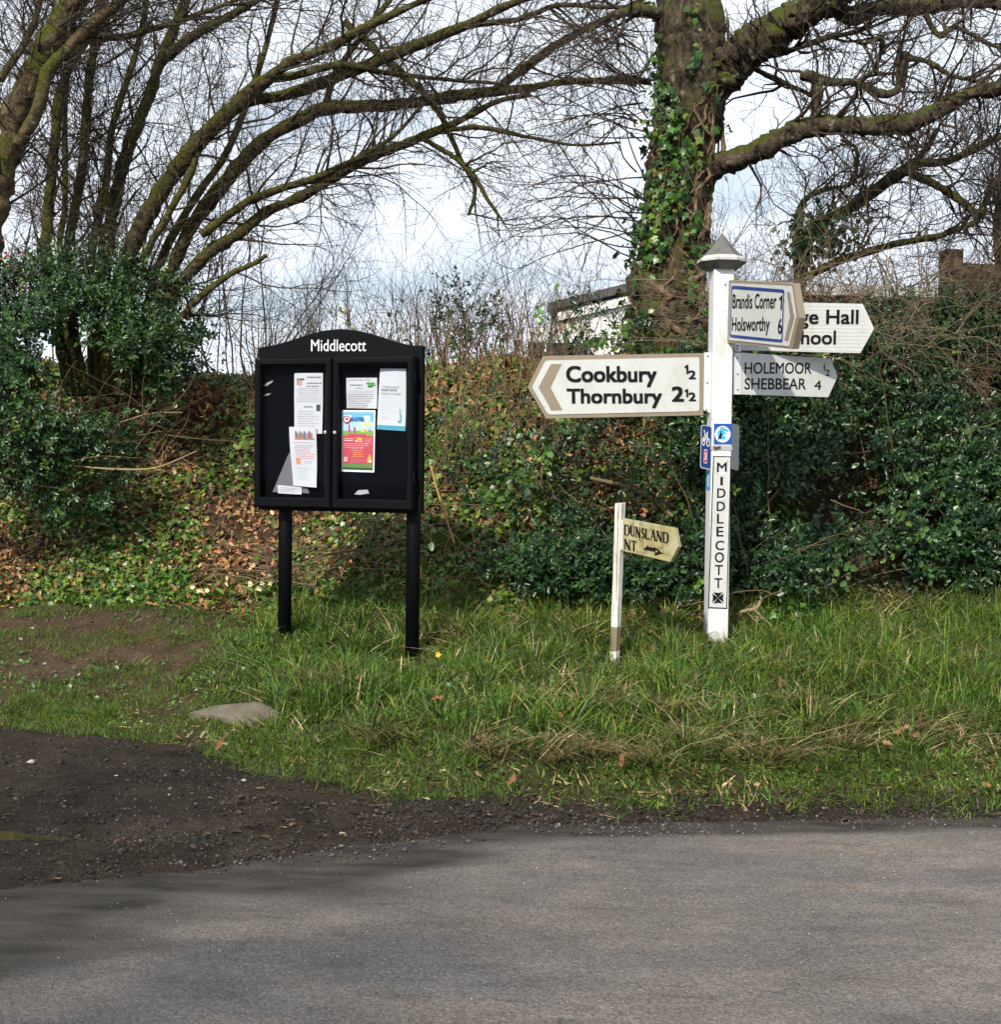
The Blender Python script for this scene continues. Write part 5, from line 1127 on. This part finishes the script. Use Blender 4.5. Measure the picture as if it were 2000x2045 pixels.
bt = empty('bramble_trails', (x[0], y[0], ghgt(x[:1], y[:1])[0]), 'arching bramble trails with green leaves over the sunlit bank', 'bramble'); bt['kind'] = 'stuff'
ofs = np.array(bt.location); link('stems', make_mesh('stems', V - ofs, [F], co, True), M_TWIG, bt, kind='stuff'); link('leaves', make_mesh('leaves', V2 - ofs, [F2], c2), M_IVY, bt, kind='stuff')
# single sticks one can pick out
def stick(label, ctrl, col, n=14):
    P, R = limb(ctrl, n, .004); b = P[0, 0].copy()
    p, dd, r, t = spawn(P, R, 4, .3, .9); B = walk(p, dd, rng.uniform(.1, .25, 4), 6, .1, -.02, r * .6, np.full(4, .002))
    V, F = tubes([(P, R)], 7); e = empty('fallen_branch', b, label, 'branch')
    link('stick', make_mesh('stick', V - b, [F], np.tile(col, (len(V), 1)), True), M_TWIG, e)
    V, F = tubes([B], 5); link('side_twigs', make_mesh('side_twigs', V - b, [F], np.tile(col, (len(V), 1)), True), M_TWIG, e, kind='stuff')
stick('pale bowed stick lying across the bank left of the notice board', [(132, 929, 9.5, 1.6), (228, 937, 9.45, 2.2), (312, 934, 9.4, 2), (393, 901, 9.35, 1.4)], (.24, .175, .09))
stick('long straight twig slanting up through the holly at the left', [(140, 855, 9.7, 1.6), (230, 846, 9.7, 2), (300, 826, 9.7, 1.8), (365, 824, 9.7, 1.2)], (.17, .12, .065))
stick('thick broken branch poking from the hedge behind the short post', [(1180, 955, 9.15, 4), (1250, 972, 9.0, 5), (1300, 995, 8.9, 5), (1345, 1032, 8.8, 4)], (.12, .085, .045))
stick('two reddish dead stalks leaning beside the notice board', [(860, 930, 9.3, 2), (880, 1000, 9.2, 2), (908, 1085, 9.0, 2)], (.34, .17, .08))
stick('forked pale branch stub at the foot of the fingerpost', [(1472, 1250, 8.5, 5), (1480, 1225, 8.45, 5), (1510, 1215, 8.4, 4), (1520, 1200, 8.4, 3)], (.22, .16, .10))

def ground_at(px, py, Y0=7.0):
    Yd = Y0
    for _ in range(40):
        q = at(px, py, Yd); e = q[2] - gz(q[0], q[1]); Yd = np.clip(Yd + e * .8, 3, 10.5)
        if abs(e) < .003: break
    return at(px, py, Yd)

SLAB = np.array([ground_at(*q, 7)[:2] for q in ((378, 1432), (508, 1453), (560, 1434), (520, 1409), (432, 1417))])
def in_poly(x, y, poly, grow=1.0):
    c = poly.mean(0); q = c + (poly - c) * grow; r = np.ones(len(x), bool)
    for i in range(len(q)):
        a_, b_ = q[i], q[(i + 1) % len(q)]; r &= ((b_[0] - a_[0]) * (y - a_[1]) - (b_[1] - a_[1]) * (x - a_[0])) > 0
    return r
slab = MB(); n = len(SLAB); zs = ghgt(SLAB[:, 0], SLAB[:, 1]); zs = zs + .028
slab.add([(p[0], p[1], z_ - .2) for p, z_ in zip(SLAB, zs)] + [(p[0], p[1], z_) for p, z_ in zip(SLAB, zs)], [list(range(n))[::-1], list(range(n, 2 * n))] + [(i, (i + 1) % n, (i + 1) % n + n, i + n) for i in range(n)])
slab_o = slab.build('concrete_slab', M_STONE, None, bevel=.004, label='worn concrete slab half sunk in the verge grass', cat='slab')
# ------------------------------------------------------------------ grass on the verge
def blades(x, y, h, w, az, lean, col, curl=1.0):
    n = len(x); z = ghgt(x, y); d = np.stack([np.cos(az), np.sin(az), np.zeros(n)], -1); s = np.stack([-np.sin(az), np.cos(az), np.zeros(n)], -1)
    tw = rng.normal(0, .6, n)[:, None]; s = unit(s * np.cos(tw) + d * np.sin(tw))
    b = np.stack([x, y, z - .01], -1); V = np.zeros((n, 7, 3))
    for i, (t, wk) in enumerate(((0, 1.0), (.4, .85), (.75, .55))):
        bend = lean * t + lean * curl * t * t; c = b + d * (h * bend)[:, None] + np.array([0, 0, 1.0]) * (h * (t - .28 * np.minimum(lean, 1.6) * t * t))[:, None]
        V[:, 2 * i] = c - s * (w * wk / 2)[:, None]; V[:, 2 * i + 1] = c + s * (w * wk / 2)[:, None]
    V[:, 6] = b + d * (h * (lean + lean * curl))[:, None] + np.array([0, 0, 1.0]) * (h * (1 - .38 * np.minimum(lean, 1.9)))[:, None]
    V[:, :, 2] = np.maximum(V[:, :, 2], ghgt(V[:, :, 0], V[:, :, 1]) + .002)
    k = np.arange(n)[:, None] * 7
    Q = np.concatenate([k + np.array([[0, 1, 3, 2]]), k + np.array([[2, 3, 5, 4]])]); T = k + np.array([[4, 5, 6]])
    return V.reshape(-1, 3), [Q, T], np.repeat(col, 7, 0)
def grass_obj(name, label, x, y, h, w, az, lean, col):
    k_ = ~in_poly(x, y, SLAB, 1.0); x, y, h, w, az, lean, col = [q[k_] for q in (x, y, h, w, az, lean, col)]
    V, F, c = blades(x, y, h, w, az, lean, col)
    return link(name, make_mesh(name, V, F, c), M_GRASS, None, label, 'grass', None, 'stuff')
GREEN = [(.068, .130, .013), (.105, .175, .018), (.046, .096, .015), (.165, .215, .026), (.068, .128, .038)]
STRAW = [(.46, .36, .18), (.38, .29, .14), (.56, .46, .26), (.26, .19, .10)]
K = 12300; cx = rng.uniform(-5.4, 5.0, K); cy = Ed(cx) + (Td(cx) + .02 - Ed(cx)) * rng.uniform(-.02, 1, K) ** 1.0
kp = rng.uniform(0, 1, K) > bare(cx, cy) * 1.0 + .25 * (fbm(cx * 3, cy * 3, 0, 3, 130) > .60); cx, cy = cx[kp], cy[kp]; K = len(cx)
m = 8; x = np.repeat(cx, m) + rng.normal(0, .03, K * m); y = np.repeat(cy, m) + rng.normal(0, .03, K * m); n = K * m
s = np.clip((y - Ed(x)) / (Td(x) - Ed(x)), 0, 1)
lush = fbm(x * 1.1, y * 1.4, 0, 3, 131)
h = (.045 + .10 * sstep(.0, .45, s)) * (.55 + .95 * lush) * rng.uniform(.5, 1.35, n) * np.repeat(rng.uniform(.45, 1.6, K), m)
trk = sstep(-1.3, -1.9, x); h = h * (1 - .62 * trk) * (1 + .35 * sstep(1.6, 2.6, x))
for bx, by in ((1.378, 8.2), (.715, 7.9), (-.50, 7.9), (-1.32, 8.2)): h = h * (1 - .62 * np.exp(-(((x - bx) / .16) ** 2 + ((y - by + .12) / .3) ** 2)))
straw = rng.uniform(0, 1, n) < np.clip(.06 + .9 * (fbm(x * 1.9, y * 2.4, 0, 3, 132) - .47), .05, .4) * (1 - .3 * trk)
col = np.where(straw[:, None], mixcol(n, STRAW), mixcol(n, GREEN, [4, 3, 3, 1.5, 1.5]) * np.repeat(np.exp(rng.normal(0, .26, (K, 1))), m, 0))
az = np.repeat(rng.uniform(0, 6.28, K), m) + rng.normal(0, .9, n); lean = np.abs(rng.normal(.42, .3, n)) + straw * rng.uniform(.0, .9, n)
grass_obj('grass', 'green grass on the verge in front of the hedge bank', x, y, h * .85, rng.uniform(.0045, .011, n), az, lean, col)
# thick green clumps
K = 260; cx = rng.uniform(-1.4, 4.4, K); cy = Ed(cx) + (Td(cx) - Ed(cx)) * rng.uniform(.12, .98, K); m = 46; n = K * m
x = np.repeat(cx, m) + rng.normal(0, .035, n); y = np.repeat(cy, m) + rng.normal(0, .03, n)
hh = np.repeat(rng.uniform(.11, .24, K), m) * rng.uniform(.5, 1.15, n)
az = np.arctan2(y - np.repeat(cy, m), x - np.repeat(cx, m)) + rng.normal(0, .5, n)
for bx, by in ((1.378, 8.2), (.715, 7.9), (-.50, 7.9), (-1.32, 8.2)): hh = hh * (1 - .7 * np.exp(-(((x - bx) / .2) ** 2 + ((y - by + .12) / .35) ** 2)))
col = mixcol(n, GREEN, [4, 4, 3, 1.6, 1.6]) * np.repeat(np.exp(rng.normal(0, .22, (K, 1))), m, 0); st_ = rng.uniform(0, 1, n) < .08; col[st_] = mixcol(st_.sum(), STRAW)
grass_obj('grass_clumps', 'thick green grass clumps standing out of the verge', x, y, hh, rng.uniform(.005, .011, n), az, np.abs(rng.normal(.45, .25, n)), col)
# flopped straw tussocks
tus = [(1190, 1520), (1300, 1540), (1235, 1420), (1480, 1560), (1380, 1490), (1560, 1570), (960, 1550), (1100, 1560), (760, 1500), (1340, 1440), (1700, 1500), (660, 1380), (1850, 1480), (1620, 1430)]
X_, Y_, H_, A_ = [], [], [], []
for px, py in tus:
    Yd = 6.6
    for _ in range(5):
        q = at(px, py, Yd); Yd = Yd * (CAM[2] - gz(q[0], q[1])) / max(.2, CAM[2] - q[2]) * .5 + Yd * .5
    k = 64; X_.append(q[0] + rng.normal(0, .055, k)); Y_.append(q[1] + .1 + rng.normal(0, .05, k)); H_.append(rng.uniform(.14, .34, k)); A_.append(rng.normal(-1.57 + rng.uniform(-.7, .7), .6, k))
X_, Y_, H_, A_ = map(np.concatenate, (X_, Y_, H_, A_)); n = len(X_)
grass_obj('dead_grass', 'straw coloured flopped grass tussocks on the verge', X_, Y_, H_ * rng.uniform(.6, 1.1, n), rng.uniform(.005, .0085, n), A_, rng.uniform(.45, 1.2, n), mixcol(n, STRAW + [(.07, .10, .02)], [4, 3, 2, 2, 2]))
# sparse tufts along the trodden ground and the mud edge
K = 2600; cx = rng.uniform(-4.6, 4.4, K); cy = Ed(cx) + rng.normal(.12, .12, K); c2 = rng.uniform(-4.6, -1.2, K); cx = np.concatenate([cx, c2]); cy = np.concatenate([cy, Ed(c2) + rng.uniform(0, 1, K) * (Td(c2) - Ed(c2))])
K = len(cx); m = 12; x = np.repeat(cx, m) + rng.normal(0, .03, K * m); y = np.repeat(cy, m) + rng.normal(0, .03, K * m); n = K * m
kp = np.repeat(fbm(cx * 3, cy * 3, 0, 3, 140) > .44, m); x, y = x[kp], y[kp]; n = len(x)
grass_obj('short_grass', 'sparse short grass tufts on the trodden ground and along the mud', x, y, rng.uniform(.025, .07, n), rng.uniform(.0025, .0045, n), rng.uniform(0, 6.28, n), np.abs(rng.normal(.5, .3, n)), mixcol(n, GREEN + [(.10, .14, .02)]))
# broad low leaves in the sward
n = 5200; x = rng.uniform(-3.2, 4.5, n); y = Ed(x) + rng.uniform(.02, 1, n) * (Td(x) - Ed(x)); k_ = fbm(x * 2.4, y * 2.4, 0, 3, 150) > .52; x, y = x[k_], y[k_]; n = len(x)
V, F, co = scatter(*ROUND, np.stack([x, y, ghgt(x, y) + rng.uniform(.01, .07, n)], -1), rng.normal(0, 1, (n, 3)), unit(np.array([0, -.3, 1]) + rng.normal(0, .4, (n, 3))), rng.uniform(.014, .038, n), mixcol(n, [(.04, .105, .016), (.06, .13, .02), (.03, .075, .014)]))
link('verge_weeds', make_mesh('verge_weeds', V, [F], co), M_IVY, None, 'small broad leaved weeds among the verge grass', 'weeds', None, 'stuff')

# fallen leaves one can pick out on the verge
tl = [make_mesh('fallen_leaf', OAKLEAF[0] * np.array([1, 1, 1.6]), [OAKLEAF[1]], np.tile(c_, (len(OAKLEAF[0]), 1))) for c_ in [(.27, .125, .055), (.34, .185, .09), (.20, .09, .045), (.40, .25, .13)]]
for m_ in tl: m_.materials.append(M_DEAD)
spots = [(1555, 1402), (1532, 1388), (1545, 1433), (1825, 1400), (1843, 1395), (1783, 1485), (1797, 1490), (1820, 1497), (1768, 1490), (1785, 1512), (1800, 1478), (1455, 1597), (1505, 1597), (1370, 1612), (1110, 1446), (1040, 1418), (1030, 1415), (962, 1580), (1015, 1592), (1000, 1522), (1064, 1518), (1020, 1245), (900, 1270), (1300, 1310), (710, 1380), (860, 1430), (985, 1335), (366, 1500), (412, 1497), (430, 1517), (570, 1530), (1630, 1570), (1850, 1570), (1960, 1590), (1745, 1310), (720, 1550), (760, 1562), (1240, 1562)]
for px, py in spots:
    q = ground_at(px, py); o = bpy.data.objects.new('fallen_leaf', tl[rng.integers(4)]); COL.objects.link(o)
    s_ = rng.uniform(.05, .085); o.location = (q[0], q[1], gz(q[0], q[1]) + rng.uniform(.04, .085)); o.scale = (s_, s_, s_)
    o.rotation_euler = (rng.normal(.5, .4), rng.normal(0, .4), rng.uniform(0, 6.28))
    tag(o, 'single dry brown fallen leaf lying in the verge grass', 'leaf', 'fallen leaves in the verge grass')

# primroses and a fern
def rosette(name, label, cat, px, py, k, size, tmpl, cols, flowers=0, upl=.5, fcol=(.72, .70, .36)):
    q = ground_at(px, py, 8.8); b = np.array([q[0], q[1], gz(q[0], q[1])]); e = empty(name, b, label, cat)
    for i in range(k):
        a_ = 6.28 * i / k + rng.normal(0, .2); Xv = np.array([[math.cos(a_), math.sin(a_), upl + rng.uniform(-.2, .3)]]); Nv = np.array([[-math.cos(a_) * .5, -math.sin(a_) * .5, 1.0]])
        V, F, c = scatter(*tmpl, np.array([[math.cos(a_) * .01, math.sin(a_) * .01, .01]]), Xv, Nv, np.array([rng.uniform(*size)]), mixcol(1, cols)); link('leaf', make_mesh('leaf', V, [F], c), M_IVY, e)
    for i in range(flowers):
        p0 = np.array([[rng.normal(0, .05), rng.normal(-.03, .04), rng.uniform(.07, .12)]]); n5 = 5; aa = np.arange(5) * 1.2566
        V, F, c = scatter(*ROUND, np.repeat(p0, 5, 0), np.stack([np.cos(aa), np.zeros(5) - .25, np.sin(aa)], -1), np.tile([0, -1.0, .5], (5, 1)), np.full(5, .019), np.tile(fcol, (5, 1)))
        f_ = link('flower', make_mesh('flower', V, [F], c), M_IVY, e)
        st_ = np.stack([np.array([0, 0, 0]), p0[0] * .6, p0[0]])[None]; V, F = tubes([(st_, np.full((1, 3), .0015))], 4); link('flower_stalk', make_mesh('flower_stalk', V, [F], np.tile((.12, .18, .05), (len(V), 1))), M_TWIG, f_)
PC = [(.12, .23, .03), (.16, .27, .05), (.09, .19, .03)]
rosette('primrose', 'flowering primrose clump close beside the notice board post', 'flower', 520, 1195, 11, (.10, .17), LONG, PC, 6)
rosette('primrose', 'primrose clump with few flowers farther from the post', 'flower', 408, 1200, 8, (.08, .13), LONG, PC, 3)
rosette('primrose', 'leafy primrose clump without flowers between the other two', 'flower', 455, 1200, 9, (.09, .15), LONG, PC, 0)
rosette('fern', 'pale green fern low on the bank right of the notice board', 'fern', 885, 1110, 7, (.2, .34), LONG, [(.13, .19, .04), (.09, .15, .03)], 0, 1.0)
rosette('dandelion', 'tiny yellow flower in the grass right of the notice board', 'flower', 884, 1340, 6, (.04, .07), LONG, [(.05, .11, .02)], 1, .5, (.7, .45, .02))

# ------------------------------------------------------------------ slab, stones, gravel
ICO = None
def stone_tmpl(n=7):
    V = [(0.05, 0.03, .26), (0, 0, -.3)]; a_ = np.arange(n) * 2 * math.pi / n
    V += [(.5 * math.cos(q) * (1 + .15 * math.sin(3 * q)), .42 * math.sin(q) * (1 + .12 * math.cos(2 * q)), .08 * math.sin(2 * q)) for q in a_]
    return np.array(V), np.array([(0, 2 + i, 2 + (i + 1) % n) for i in range(n)] + [(1, 2 + (i + 1) % n, 2 + i) for i in range(n)])
ST = stone_tmpl()
n = 8000; x = rng.uniform(-4.5, 3.2, n); y = Rd(x) + rng.beta(1.5, 2.2, n) * (Ed(x) - Rd(x) + .25) - .2
f_ = fbm(x * 1.4, y * 3.0, 0, 3, 160) + .25 * np.exp(-(((x + 1.75) / .5) ** 2 + ((y - 5.75) / .3) ** 2)) + .16 * np.exp(-(((x + .35) / .6) ** 2 + ((y - 5.78) / .22) ** 2)); k_ = f_ > .585 + rng.normal(0, .07, n); x, y = x[k_], y[k_]; n = len(x)
rr = rng.lognormal(math.log(.009), .5, n).clip(.004, .034)
zg = np.maximum(ghgt(x, y), np.where(y < Rd(x) + .3, -.004 * np.abs(y - 2) + .012, -1))
V, F, co = scatter(*ST, np.stack([x, y, zg + rr * .12], -1), rng.normal(0, 1, (n, 3)) * np.array([1, 1, .2]), np.tile([0, 0, 1.0], (n, 1)) + rng.normal(0, .2, (n, 3)), rr, mixcol(n, [(.075, .072, .07), (.13, .126, .122), (.04, .036, .032), (.26, .25, .24), (.09, .075, .06)], [4, 1.8, 6, .25, 1]))
link('gravel', make_mesh('gravel', V, [F], co), M_COL, None, 'loose wet gravel and grit along the muddy road edge', 'gravel', None, 'stuff')
n = 15000; x = rng.uniform(-4.5, 3.4, n); y = Rd(x) - .05 + rng.uniform(0, 1, n) * (Ed(x) + .12 - Rd(x)); n2 = 5000
x = np.concatenate([x, rng.uniform(-4.5, -1.0, n2)]); y = np.concatenate([y, Ed(x[n:]) + rng.uniform(0, 1, n2) * (Td(x[n:]) - Ed(x[n:]))])
k_ = fbm(x * 2.5, y * 5, 0, 3, 170) > .40 + rng.normal(0, .06, len(x)); x, y = x[k_], y[k_]; n = len(x); rr = rng.lognormal(math.log(.011), .45, n).clip(.004, .04)
mc = np.where((y < Ed(x) + .05)[:, None], mixcol(n, [(.012, .009, .007), (.026, .020, .015), (.045, .034, .025)], [3, 3, 1.4]), mixcol(n, [(.06, .04, .024), (.10, .07, .042), (.035, .024, .014)]))
V, F, co = scatter(*ST, np.stack([x, y, ghgt(x, y) + rr * .05], -1), rng.normal(0, 1, (n, 3)) * np.array([1, 1, .2]), np.tile([0, 0, 1.0], (n, 1)) + rng.normal(0, .25, (n, 3)), rr * 1.4, mc)
link('earth_crumbs', make_mesh('earth_crumbs', V, [F], co), M_COL, None, 'crumbs of dark wet earth over the mud and trodden soil', 'soil', None, 'stuff')
n = 2600; x = rng.uniform(-3.2, 3.2, n); y = rng.uniform(3.4, 6, n); k_ = y < Rd(x) + .1; x, y = x[k_], y[k_]; n = len(x); rr = rng.uniform(.003, .008, n)
V, F, co = scatter(*ST, np.stack([x, y, -.004 * np.abs(y - 2) + .0135 + rr * .1], -1), rng.normal(0, 1, (n, 3)) * np.array([1, 1, .1]), np.tile([0, 0, 1.0], (n, 1)), rr, mixcol(n, [(.26, .25, .24), (.12, .11, .1), (.42, .4, .38), (.18, .12, .07)], [3, 4, 1, 1]))
link('road_grit', make_mesh('road_grit', V, [F], co), M_COL, None, 'fine loose chippings scattered over the tarmac lane', 'grit', None, 'stuff')
n = 900; x = rng.uniform(-4.4, 2.6, n); y = Rd(x) + rng.uniform(0, 1, n) * (Td(x) - Rd(x)) * np.where(x < -1.2, 1, .25); zz = ghgt(x, y)
V, F, co = scatter(*OAKLEAF, np.stack([x, y, zz + .008], -1), rng.normal(0, 1, (n, 3)) * np.array([1, 1, .1]), np.tile([0, 0, 1.0], (n, 1)) + rng.normal(0, .25, (n, 3)), rng.uniform(.015, .05, n), mixcol(n, [(.10, .06, .035), (.2, .13, .07), (.05, .035, .02), (.34, .27, .16)], [3, 1, 5, .3]))
link('leaf_scraps', make_mesh('leaf_scraps', V, [F], co), M_DEAD, None, 'scraps of dead leaf and bark on the mud and trodden soil', 'leaf litter', None, 'stuff')
for px, py, s_, lab in ((392, 1380, .03, 'white stone at the edge of the grass near the slab'), (90, 1327, .03, 'white stone on the trodden soil at the left'), (487, 1562, .035, 'pale flint where the mud meets the grass'), (740, 1577, .025, 'white pebble on the mud under the verge'), (62, 1525, .05, 'flat grey stone in the mud at the left')):
    q = ground_at(px, py, 7); V, F, co = scatter(*ST, np.array([[0, 0, .008]]), np.array([[1.0, .3, 0]]), np.array([[0, 0, 1.0]]), np.array([s_]), np.array([[.30, .29, .27]]))
    o = link('stone', make_mesh('stone', V, [F], co, True), M_COL, None, lab, 'stone'); o.location = (q[0], q[1], gz(q[0], q[1]))

# ------------------------------------------------------------------ behind the hedge: house, shed, fence
HS = Pose(*at(1056, 640, 24.0), -6)
zg = ghgt(np.array([0.]), np.array([24.]))[0]
house = empty('white_house', (HS.t[0] + 2.5, 24.5, zg), 'white rendered building with dark roof seen through the twigs by the oak', 'house')
ZH = zoom(1040, 560, 7.93)
def hl_(u, v): return HS.loc(*ZH(u, v), 0)
xl, _ = hl_(130, 700); xr = xl + 2.7; _, zw0 = hl_(450, 480); zb_ = zg - HS.t[2] - .2
sl_ = math.tan(RAD(13.5))
m = MB(); m.prism([(xl, zb_), (xr, zb_), (xr, zw0 + (xr - xl) * sl_ * .75), (xl + .9, zw0 - .12), (xl, zw0 - .35)], 0, 4.0); o = m.build('wall', M_HWALL, house); HS.attach(o, house)
m = MB(); x0 = hl_(440, 400)[0]; z0 = hl_(440, 400)[1]
m.prism([(x0, z0 - .11), (xr + .1, z0 - .11 + (xr + .1 - x0) * sl_), (xr + .1, z0 + .06 + (xr + .1 - x0) * sl_), (x0, z0 + .03)], -.18, 4.3); o = m.build('roof', M_HROOF, house); HS.attach(o, house)
m = MB(); xf, zf_ = hl_(590, 530); m.prism([(xf, zf_ - .14), (xr, zf_ - .14 + (xr - xf) * sl_), (xr, zf_ + .03 + (xr - xf) * sl_), (xf, zf_ + .02)], -.10, -.02); o = m.build('fascia', M_HWALL, house); HS.attach(o, house)
xa, za = hl_(125, 985); xb, zb2 = hl_(720, 1185)
m = MB(); m.box(xa, xa + (xb - xa) * .44, -.035, -.015, zb2 - .3, za); o = m.build('window', M_HWIN, house); HS.attach(o, house)
m = MB(); m.box(xa + (xb - xa) * .5, xb + .4, -.035, -.015, zb2 - .3, za); o = m.build('window', M_HWIN, house); HS.attach(o, house)
m = MB(); m.box(xa + (xb - xa) * .44, xa + (xb - xa) * .5, -.05, -.01, zb2 - .3, za + .05); o = m.build('window_post', M_HWALL, house); HS.attach(o, house)

SH = Pose(*at(1560, 590, 15.0), 3)
zg = ghgt(np.array([2.5]), np.array([15.]))[0]
shed = empty('garden_shed', (SH.t[0] + 1.2, 15.6, zg), 'low pale roofed shed glimpsed over the hedge left of the fence post', 'shed')
zt_ = SH.loc(1700, 572)[1]; xw0 = SH.loc(1425, 600)[0]; xw1 = SH.loc(1880, 600)[0]
m = MB(); m.box(xw0, xw1, 0, 2.2, zg - SH.t[2] - .2, zt_ - .12); o = m.build('wall', M_TIMBER, shed); SH.attach(o, shed)
m = MB(); m.add([(xw0 - .15, -.25, zt_ - .14), (xw1 + .15, -.25, zt_ - .14), (xw1 + .15, 2.4, zt_ + .15), (xw0 - .15, 2.4, zt_ + .15), (xw0 - .15, -.25, zt_ - .02), (xw1 + .15, -.25, zt_ - .02), (xw1 + .15, 2.4, zt_ + .27), (xw0 - .15, 2.4, zt_ + .27)],
      [(0, 3, 2, 1), (4, 5, 6, 7), (0, 1, 5, 4), (1, 2, 6, 5), (2, 3, 7, 6), (3, 0, 4, 7)]); o = m.build('roof', M_SHED, shed); SH.attach(o, shed)

FN = Pose(*at(1897, 620, 10.7), 4)
fz = gz(FN.t[0], 10.7)
fence = empty('timber_fence', (FN.t[0], 10.7, fz), 'weathered brown timber fence post and boards above the hedge', 'fence')
ft = FN.loc(1897, 500)[1]; hw_ = 18 * mpp(10.7)
m = MB(); m.box(-hw_, hw_, -hw_, hw_, fz - FN.t[2] - .3, ft); o = m.build('post', M_TIMBER, fence, bevel=.008); FN.attach(o, fence)
bz = FN.loc(1960, 527)[1]
for k in range(6):
    m = MB(); m.box(hw_ + .004 if k == 0 else -hw_ - .9 * 0 + hw_ + .004, 2.6, -.012 - .004 * (k % 2), .02, bz - .235 * (k + 1) + .002, bz - .235 * k); o = m.build('board', M_TIMBER, fence, bevel=.004); FN.attach(o, fence)

# ------------------------------------------------------------------ the bare roadside tree behind the photographer, whose branches dapple the lane
tb0 = np.array([-6.6, -3.4, 0.0]); tree = empty('roadside_tree', tb0, 'bare roadside tree standing behind the photographer', 'tree')
tz = np.linspace(-.1, 7.5, 24); P = np.stack([.25 * np.sin(tz * .5), .2 * np.sin(tz * .7 + 1) - .17, tz], -1)[None]; R = np.linspace(.17, .04, 24)[None]
wood('trunk', [(P, R)], 14, M_OAKBARK, tree)
p, dd, r, t = spawn(P, R, 22, .5, 1, (50, 85), (1.0, .1, .05), 1.6); A = walk(p, dd, rng.uniform(2.6, 5.0, 22), 24, .08, -.004, np.minimum(r * .4, .018), np.full(22, .005))
for k in range(22): wood('limb', [(A[0][k:k + 1], A[1][k:k + 1])], 7, M_OAKBARK, tree)
tw = twigs_on([A], 240, 1500, 4200, (.5, 1.3), (.3, .7), (.12, .35), .0, .0, .0, .16, .012)
o = wood('crown', tw, [5, 4, 3], M_TWIG, tree, (.06, .045, .03)); o['kind'] = 'stuff'
